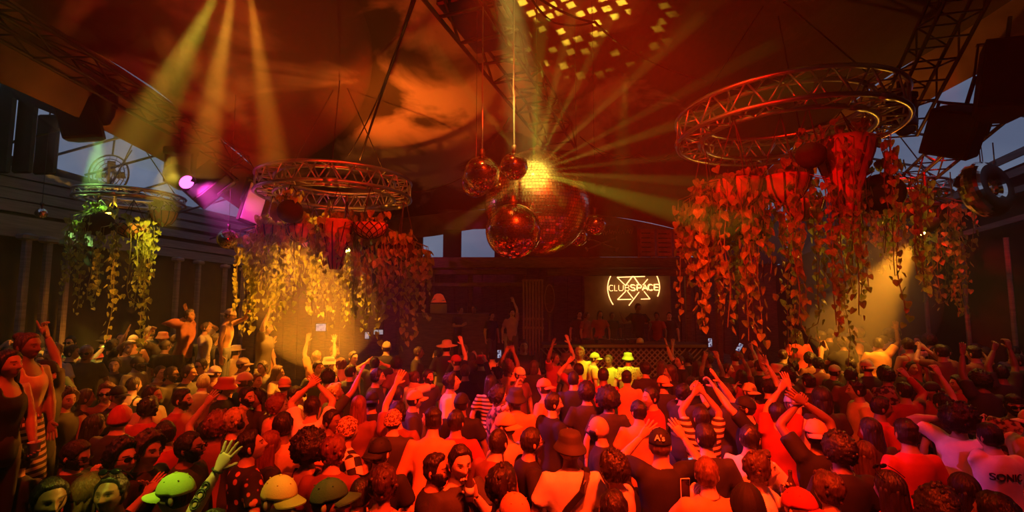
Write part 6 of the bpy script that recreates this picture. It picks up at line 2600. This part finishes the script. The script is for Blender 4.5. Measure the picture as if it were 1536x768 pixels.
HN = {'short': 'short-haired', 'short2': 'short-haired', 'fade': 'neat-haired', 'curly': 'curly-haired', 'curly2': 'curly-haired', 'messy': 'tousle-haired', 'long': 'long-haired', 'buzz': 'shaven-headed', 'bob': 'bob-haired', 'pony': 'ponytailed', 'bun': 'bun-haired', 'none': 'bald', 'afro': 'afro-haired'}
CN = {'W': 'white', 'B': 'black', 'D': 'charcoal', 'G': 'grey', 'R': 'red', 'N': 'navy', 'T': 'tan', 'M': 'maroon', 'O': 'orange', 'S': 'straw', 'E': 'dark green', 'P': 'dusty pink', 'Y': 'yellow'}
HATN = {'cap': 'cap', 'bcap': 'backward cap', 'bucket': 'bucket hat', 'beanie': 'beanie'}
ANCH = []
for row in CROWD:
    lab = row[7]
    for key in ('red fedora', 'white bucket hat', 'lime bucket hat', 'checkered shirt', 'melon slices', 'tattooed raised forearm', 'pale hood', 'bald man', "lettered A's", 'SONIC', 'shirtless dancer', 'red beanie',
                'wide tan hat', 'blond man', 'bright orange long-sleeved', 'headband and sunglasses', 'huge dark hair', 'striped shirt with both', 'black cap facing left', 'yellow cap behind', 'pale backward cap', 'black strap', 'plaid shirt at',
                'red bucket hat facing', 'big round dark hair', 'straight black hair', 'yellow-lit profile', 'smiling man in profile', 'raised red fist', 'brim pointing right', 'red bucket hat at the back', 'dark bucket hat and orange', 'straw hat'):
        if key in lab:
            ANCH.append((row[0], row[1], {'brim pointing right': {'person in yellow cap with green brim pointing right, bottom': 'the yellow cap with green brim', 'person in dark green cap with brim pointing right, bottom': 'the dark green cap'}.get(lab, 'the bright orange brimmed cap'),
                         'red fedora': 'the red fedora', 'white bucket hat': 'the white bucket hat', 'lime bucket hat': 'the lime bucket hat', 'checkered shirt': 'the checkered shirt', 'melon slices': 'the melon-print shirt',
                         'tattooed raised forearm': 'the tattooed forearm', 'pale hood': 'the green-lit hood', 'bald man': 'the bald man', "lettered A's": "the A's cap", 'SONIC': 'the SONIC shirt', 'shirtless dancer': 'the shirtless dancer',
                         'red beanie': 'the red beanie', 'wide tan hat': 'the wide tan hat', 'blond man': 'the blond man reaching out', 'bright orange long-sleeved': 'the orange long-sleeved shirt', 'headband and sunglasses': 'the headband and sunglasses',
                         'huge dark hair': 'the huge dark hairdo', 'striped shirt with both': 'the striped shirt', 'black cap facing left': 'the bearded black-capped man', 'yellow cap behind': 'the small yellow cap', 'pale backward cap': 'the pale backward cap',
                         'black strap': 'the black strap', 'plaid shirt at': 'the plaid shirt', 'red bucket hat facing': 'the near red bucket hat', 'big round dark hair': 'the round afro', 'straight black hair': 'the straight black hair',
                         'yellow-lit profile': 'the yellow-lit profile', 'smiling man in profile': 'the smiling bottle holder', 'raised red fist': 'the raised red fist', 'red bucket hat at the back': 'the far red bucket hat',
                         'dark bucket hat and orange': 'the central dark bucket hat', 'straw hat': 'the straw hat'}[key]))
            break
used_labels = {r_[7] for r_ in CROWD}
for (X, Y, base, px, py) in FILL:
    hair = fr.choice(['short:k', 'short2:k', 'short:b', 'fade:k', 'curly:k', 'messy:b', 'curly2:k', 'buzz:k', 'long:k', 'bob:b', 'pony:k', 'long:b', 'short2:b', 'short+bcap:' + fr.choice('BDROWS'), 'short+cap:' + fr.choice('BDRNT'), 'messy:k', 'short+bucket:' + fr.choice('DTM'), 'short:l'])
    fem = hair.split(':')[0] in ('long', 'pony', 'bob', 'bun')
    top = fr.choice(['tee:B', 'tee:D', 'tee:B', 'tee:M', 'tee:R', 'tee:O', 'tee:W', 'tank:B', 'tee:G', 'long:D', 'tee:N', 'tee:B', 'tee:D', 'tee:B', 'tee:M', 'tee:D'])
    arms = fr.choice(['down'] * 8 + ['hold', 'holdl', 'upr', 'upl', 'fistr', 'phone', 'clap'])
    if py > 625 and arms in ('upr', 'upl', 'fistr', 'phone'):
        arms = 'down'
    facing = fr.choice(['B', 'B', 'B', 'B', 'BR', 'BL', 'R', 'L', 'BR', 'FR'])
    hn, hc = hair.split(':')
    if '+' in hn:
        hd = 'person in ' + CN[hc] + ' ' + HATN[hn.split('+')[1]]
    else:
        hd = HN[hn] + ' person'
    tn, tcol = top.split(':')
    td = CN[tcol] + {'tee': ' tee', 'tank': ' tank top', 'long': ' long sleeves'}[tn]
    an = min(ANCH, key=lambda q: math.hypot((q[0] - px), (q[1] - py) * 1.5))
    dx, dy = px - an[0], py - an[1]
    rel = ('right of' if dx > 0 else 'left of') if abs(dx) > abs(dy) * 1.3 else ('behind' if dy < 0 else 'in front of')
    act = {'down': '', 'hold': ', hand at chest', 'holdl': ', hand at chest', 'upr': ', arm up', 'upl': ', arm up', 'fistr': ', fist up', 'phone': ', filming', 'clap': ', clapping'}[arms]
    j = ' and ' if '+' in hn else ' in '
    lab = f'{hd}{j}{td}{act} {rel} {an[2]}'
    if lab in used_labels:
        for w in ({'R': 'facing right', 'L': 'facing left', 'BR': 'turned half right', 'BL': 'turned half left', 'FR': 'turned to the camera', 'B': 'back turned'}[facing], 'farther', 'nearer the camera', 'one of several'):
            l2 = lab.replace(f' {rel} ', f', {w}, {rel} ', 1)
            if l2 not in used_labels:
                lab = l2
                break
    if len(lab.split()) > 16:
        lab = lab.replace('turned to the camera', 'facing us').replace('turned half ', 'half ').replace('reaching out', '').replace(' in front of ', ' before ').strip()
    if len(lab.split()) > 16:
        lab = lab.replace(act, '', 1) if act else lab.replace(' person', '', 1)
    used_labels.add(lab)
    # express as head pixel for plan(); risers carry their people
    ex = dict(fem=fem, H=fr.uniform(1.60, 1.70) if fem else fr.uniform(1.68, 1.82))
    if base:
        ex['b'] = base
    p = proj((X, Y, base + 1.625 * ex['H'] / 1.75))
    plan(p[0], p[1], facing, hair, top, arms, ex, lab)

bake_specs()


# ---------------------------------------------------------------- put everyone in place
M_['tattoo'] = mat('tattoo_ink', (.06, .07, .05), .6)
M_['ink'] = mat('print_ink', (.02, .015, .015), .7)
M_['gold'] = mat('necklace', (.7, .5, .2), .3, 1.0)
M_['wrist'] = emis('glow_band', (.75, 1.0, .1), 1.6)
M_['bag'] = mat('bag_strap', (.012, .012, .012), .5)
M_['cupm'] = mat('clear_cup', (.5, .5, .5), .15)
M_['glassb'] = mat('brown_bottle', (.08, .04, .015), .12)
M_['lightcap'] = mat('pale_thread', (.8, .75, .7), .6)


def text_mesh(s, size, ext, m):
    cu = bpy.data.curves.new('lettering', 'FONT')
    cu.body = s
    cu.size = size
    cu.extrude = ext
    cu.align_x = 'CENTER'
    cu.align_y = 'CENTER'
    cu.offset = size * .018
    o = bpy.data.objects.new('lettering', cu)
    COL.objects.link(o)
    dg = bpy.context.evaluated_depsgraph_get()
    me = bpy.data.meshes.new_from_object(o.evaluated_get(dg))
    bpy.data.objects.remove(o)
    me.materials.clear()
    me.materials.append(m)
    return me


def held(kind, loc, label):
    if kind == 'bottle':
        t = thing('beer_bottle', label, 'bottle', loc)
        mb = MB()
        mb.lathe([(.028, -.10), (.031, -.09), (.031, .03), (.013, .08), (.013, .12), (.015, .125)], 14)
        mb.build('glass', M_['glassb'], t, smooth=True)
        mb = MB()
        mb.lathe([(.0318, -.06), (.0318, .0)], 14)
        mb.build('paper_label', M_['lightcap'], t, smooth=True)
    elif kind == 'can':
        t = thing('drink_can', label, 'can', loc)
        mb = MB()
        mb.lathe([(.026, -.06), (.032, -.05), (.032, .05), (.026, .06), (.024, .055)], 16)
        mb.build('body', M_['steel'], t, smooth=True)
        mb = MB()
        mb.bbox((0, .008, .058), (.014, .022, .003), .001)
        mb.build('tab', M_['steel'], t)
    else:
        t = thing('plastic_cup', label, 'cup', loc)
        mb = MB()
        mb.lathe([(.028, -.06), (.030, -.058), (.042, .06), (.044, .064), (.040, .06), (.028, -.05)], 16)
        mb.build('cup', M_['cupm'], t, smooth=True)
        mb = MB()
        mb.tube([(0, 0, -.04), (.02, .0, .11)], .004, 6)
        mb.build('straw', M_['lightcap'], t)


M_['pcase'] = mat('orange_phone_case', (.85, .5, .12), .4)
M_['wcase'] = mat('white_phone_case', (.85, .82, .8), .4)
gr = {}
for T in TASKS:
    gr[T['label']] = gr.get(T['label'], 0) + 1
trng = random.Random(9)
for T in TASKS:
    rec = SPECS[T['k']]
    ex = T['ex']
    sp = rec['sp']
    p = link('person', rec['mesh'], None)
    p.location = T['root']
    p.rotation_euler = (0, 0, T['rz'])
    p.scale = (T['s'],) * 3
    tag(p, T['label'], 'person')
    p['group'] = 'dancers on the floor' if T['t'] < 11.5 else 'people on the stage'
    sk = list(trng.choice(SKINC))
    f = trng.uniform(.85, 1.12)
    p.color = (*[c * f for c in sk], 1)
    if 'shirt_data' in rec:
        patn = T['col'] if T['col'] in PAT else ''
        sh = link('shirt', shirt_mesh(rec, patn), p)
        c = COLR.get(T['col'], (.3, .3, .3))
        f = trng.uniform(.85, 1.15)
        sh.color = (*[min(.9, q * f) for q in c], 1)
    far = T['t'] > 8.5
    tr = link('trousers', TROUSERS, p)
    tr.color = trng.choice([(.03, .035, .05, 1), (.02, .02, .02, 1), (.06, .07, .10, 1), (.12, .10, .07, 1)])
    link('shoes', SHOES, p)
    HM = head_mat(sp)
    hs, hc = T['hair'].split(':') if ':' in T['hair'] else (T['hair'], 'k')
    hair, hat = (hs.split('+') + [None])[:2]
    if hair != 'none':
        hcol = HAIRC.get(hc) if hat is None else HAIRC[trng.choice('kkbl')]
        hm = HAIRS[hair] if hat is None else HAIRS['buzz' if hat in ('beanie', 'leobeanie') else 'buzz']
        h = link('hair', hm, p, M=HM)
        h.color = (*(hcol or HAIRC['k']), 1)
        if hat:
            tilt = trng.uniform(-.05, .12)
            MH = HM @ Matrix.Rotation(tilt, 4, 'X')
            if hat == 'bcap':
                MH = MH @ Matrix.Rotation(PI + trng.uniform(-.4, .4), 4, 'Z')
            ht = link({'cap': 'cap', 'bcap': 'cap', 'bucket': 'bucket_hat', 'fedora': 'brimmed_hat', 'sunhat': 'wide_hat', 'beanie': 'beanie', 'leobeanie': 'beanie'}[hat], HATM[hat], p, M=MH)
            cc = COLR.get(hc, (.3, .3, .3))
            ht.color = (*cc, 1)
            if hat in ('cap', 'bcap'):
                b = link('brim', BRIM, ht)
                b.color = (*(cc if ex.get('lo') is None else cc), 1)
                if 'green brim' in T['label']:
                    b.color = (.35, .45, .12, 1)
    if ex.get('beard'):
        b = link('beard', BEARD, p, M=HM)
        b.color = (*HAIRC['k'], 1)
    if ex.get('gl'):
        g = ex['gl']
        MG = HM @ (Matrix.Translation((0, -.02, .105)) @ Matrix.Rotation(.55, 4, 'X') if g == 2 else Matrix.Identity(4))
        if g == 2:
            MG = HM @ Matrix.Translation((0, -.035, .085)) @ Matrix.Rotation(.5, 4, 'X') @ Matrix.Scale(1.08, 4)
        elif g == 3:
            MG = HM @ Matrix.Scale(1.12, 4) @ Matrix.Translation((0, -.006, 0))
        link('sunglasses', GLASSES, p, M=MG)
    if ex.get('phones'):
        link('headphones', PHONES_, p, M=HM @ Matrix.Scale(1.08, 4))
    if ex.get('band'):
        mb = MB()
        mb.loft([[Vector((.081 * math.cos(2 * PI * j / 28), .103 * math.sin(2 * PI * j / 28), z)) for j in range(28)] for z in (.045, .047, .085, .087)], cap=False)
        mb.build('headband', M_['ink'], p, smooth=True).matrix_basis = HM
    if ex.get('neck'):
        mb = MB()
        mb.tube([(.073 * math.cos(2 * PI * j / 24), -.012 + .074 * math.sin(2 * PI * j / 24), 1.492 + .02 * math.sin(2 * PI * j / 24)) for j in range(24)], .005, 5, closed=True)
        mb.build('necklace', M_['gold'], p, smooth=True).matrix_basis = lean_mat(sp['lean'])
    if ex.get('strap'):
        mb = MB()
        pts = [(-.22, -.02, 1.0), (-.14, -.135, 1.10), (-.04, -.142, 1.25), (.06, -.140, 1.36), (.115, -.085, 1.462), (.12, 0, 1.475), (.09, .10, 1.40), (-.02, .145, 1.22), (-.18, .10, 1.02), (-.22, -.02, 1.0)]
        rings = []
        for i, q in enumerate(pts):
            q = Vector(q)
            d = (Vector(pts[min(i + 1, 9)]) - Vector(pts[max(i - 1, 0)])).normalized()
            nrm = Vector((q.x * .4, q.y, .35 if q.z > 1.4 else 0)).normalized()
            w = d.cross(nrm).normalized() * .024
            rings.append([q + w + nrm * .022, q - w + nrm * .022, q - w + nrm * .010, q + w + nrm * .010])
        mb.loft(rings)
        mb.build('shoulder_strap', M_['bag'], p).matrix_basis = lean_mat(sp['lean'])
    if ex.get('logo'):
        me = text_mesh(ex['logo'], .062, .002, M_['lightcap'])
        o = link('cap_lettering', me, p, M=HM @ Matrix.Translation((0, -.106, .068)) @ Matrix.Rotation(R(66), 4, 'X'))
    if ex.get('text'):
        me = text_mesh(ex['text'], .085, .0015, M_['ink'])
        SV = rec['shirt_data'][0]
        SV = SV[(SV[:, 1] < .0) & (SV[:, 2] > 1.0) & (SV[:, 2] < 1.5)]
        for v in me.vertices:          # lay the print on the back of the shirt
            x, z = v.co.x - .035, 1.32 + v.co.y
            dd = (SV[:, 0] - x) ** 2 + (SV[:, 2] - z) ** 2
            k = np.argsort(dd)[:5]
            v.co = (x, SV[k, 1].min() - .004 - v.co.z, z)
        me.update()
        link('lettering', me, p)
    if ex.get('tattoo'):
        ch = [c for c in rec['chains'] if c[3].z > 1.3]
        if ch:
            s_, S, E, W, hp = ch[0]
            Lm = lean_mat(sp['lean'])
            mb = MB()
            ax = (W - E).normalized()
            wb_ = Vector((0, -1, 0))
            wb_ = (wb_ - ax * wb_.dot(ax)).normalized()
            sd = ax.cross(wb_)
            for k, (f, rr) in enumerate(((.22, .026), (.42, .028), (.62, .022))):
                cpt = E.lerp(W, f)
                for r2 in (rr, rr * .6):
                    pts = []
                    for j in range(16):
                        a = 2 * PI * j / 16
                        off = r2 * math.cos(a)
                        rad = .044 - .012 * f
                        dep = math.sqrt(max(rad * rad - off * off * .8, .0001))
                        pts.append(cpt + sd * off + ax * (r2 * 1.25 * math.sin(a)) + wb_ * dep)
                    mb.tube(pts, .0035, 4, closed=True)
            mb.build('tattoo', M_['tattoo'], p).matrix_basis = Lm
            mb = MB()
            cpt = E.lerp(W, .97)
            mb.tube([cpt + (sd * math.cos(2 * PI * j / 14) + wb_ * math.sin(2 * PI * j / 14)) * .031 for j in range(14)], .006, 6, closed=True)
            mb.build('bracelet', M_['bag'], p, smooth=True).matrix_basis = Lm
    if ex.get('band2'):
        for (s_, S, E, W, hp) in rec['chains']:
            if W.z > 1.6:
                ax = (W - E).normalized()
                u = ax.orthogonal().normalized()
                v = ax.cross(u)
                cpt = E.lerp(W, .93)
                mb = MB()
                mb.tube([cpt + (u * math.cos(2 * PI * j / 14) + v * math.sin(2 * PI * j / 14)) * .033 for j in range(14)], .012, 6, closed=True)
                mb.build('glowing_wristband', M_['wrist'], p, smooth=True).matrix_basis = lean_mat(sp['lean'])
    if ex.get('tr'):
        mb = MB()
        mb.loft([[Vector((w * math.cos(2 * PI * j / 20), d * math.sin(2 * PI * j / 20) - .004, z)) for j in range(20)] for (z, w, d) in ((.42, .23, .19), (.6, .22, .175), (.84, .195, .145), (.95, .182, .128), (1.03, .160, .116))])
        mb.build('skirt', PAT['stripe'], p, smooth=True)
    if ex.get('hold'):
        hnd = rec['hands']
        side = 1 if sp['rh'] == 'hold' else -1
        w = T['M'] @ hnd[side]
        fwd = T['M'].to_3x3() @ Vector((-side * .035, .03, .01))
        if ex['hold'] == 'phone':
            phone(w + Vector((-.07, -.03, .04)), R(6), 'white-cased phone with dark screen at the bottom, right of centre', lit=False, case=M_['wcase'])
            continue
        held(ex['hold'], w + fwd, {'cup': 'clear cup in the hand of the woman at the left edge', 'can': 'silver can held by the man near the left women'}.get(ex['hold'], 'brown bottle held upright behind the short-bearded profile' if T['px'] < 900 else 'brown bottle in the hand of the smiling man'))

# phones held in the crowd
phone(at(749, 531, 8.6), R(0), 'phone with bright screen held up near the far red bucket hat')
phone(at(1065, 514, 7.95), R(8), 'phone held high in two hands right of centre')
phone(at(1109, 521, 8.1), R(-10), 'tilted phone held up right of the two-handed phone', tilt=.1).rotation_euler = (.1, .5, -.2)
phone(at(1046, 691, 4.1), R(0), 'dark phone lit beside the short brown-haired man', case=M_['black']).rotation_euler = (.2, 1.4, 0)
q = phone(at(1129, 655, 4.35), R(0), 'orange-cased phone tilted beside the bearded black-capped man', lit=False, case=M_['pcase'])
q.rotation_euler = (R(-10), R(48), PI)
for ch in q.children:
    pass
mb = MB()
mb.bbox((0, .007, .045), (.032, .005, .034), .003)
mb.build('camera_bump', M_['black'], q)

# low risers along both side walls
for (x, y, w, d, lab) in ((-7.75, 9.6, 2.9, 6.0, 'low dark riser along the left wall'), (7.75, 9.8, 2.5, 6.6, 'low dark riser along the right wall')):
    t = thing('riser', lab, 'platform', (x, y, 0))
    mb = MB()
    mb.bbox((0, 0, .315), (w, d, .07), .015)
    mb.build('deck', M_['wood'], t)
    mb = MB()
    mb.box((0, 0, .14), (w - .06, d - .06, .28))
    mb.build('skirt', M_['dark'], t)
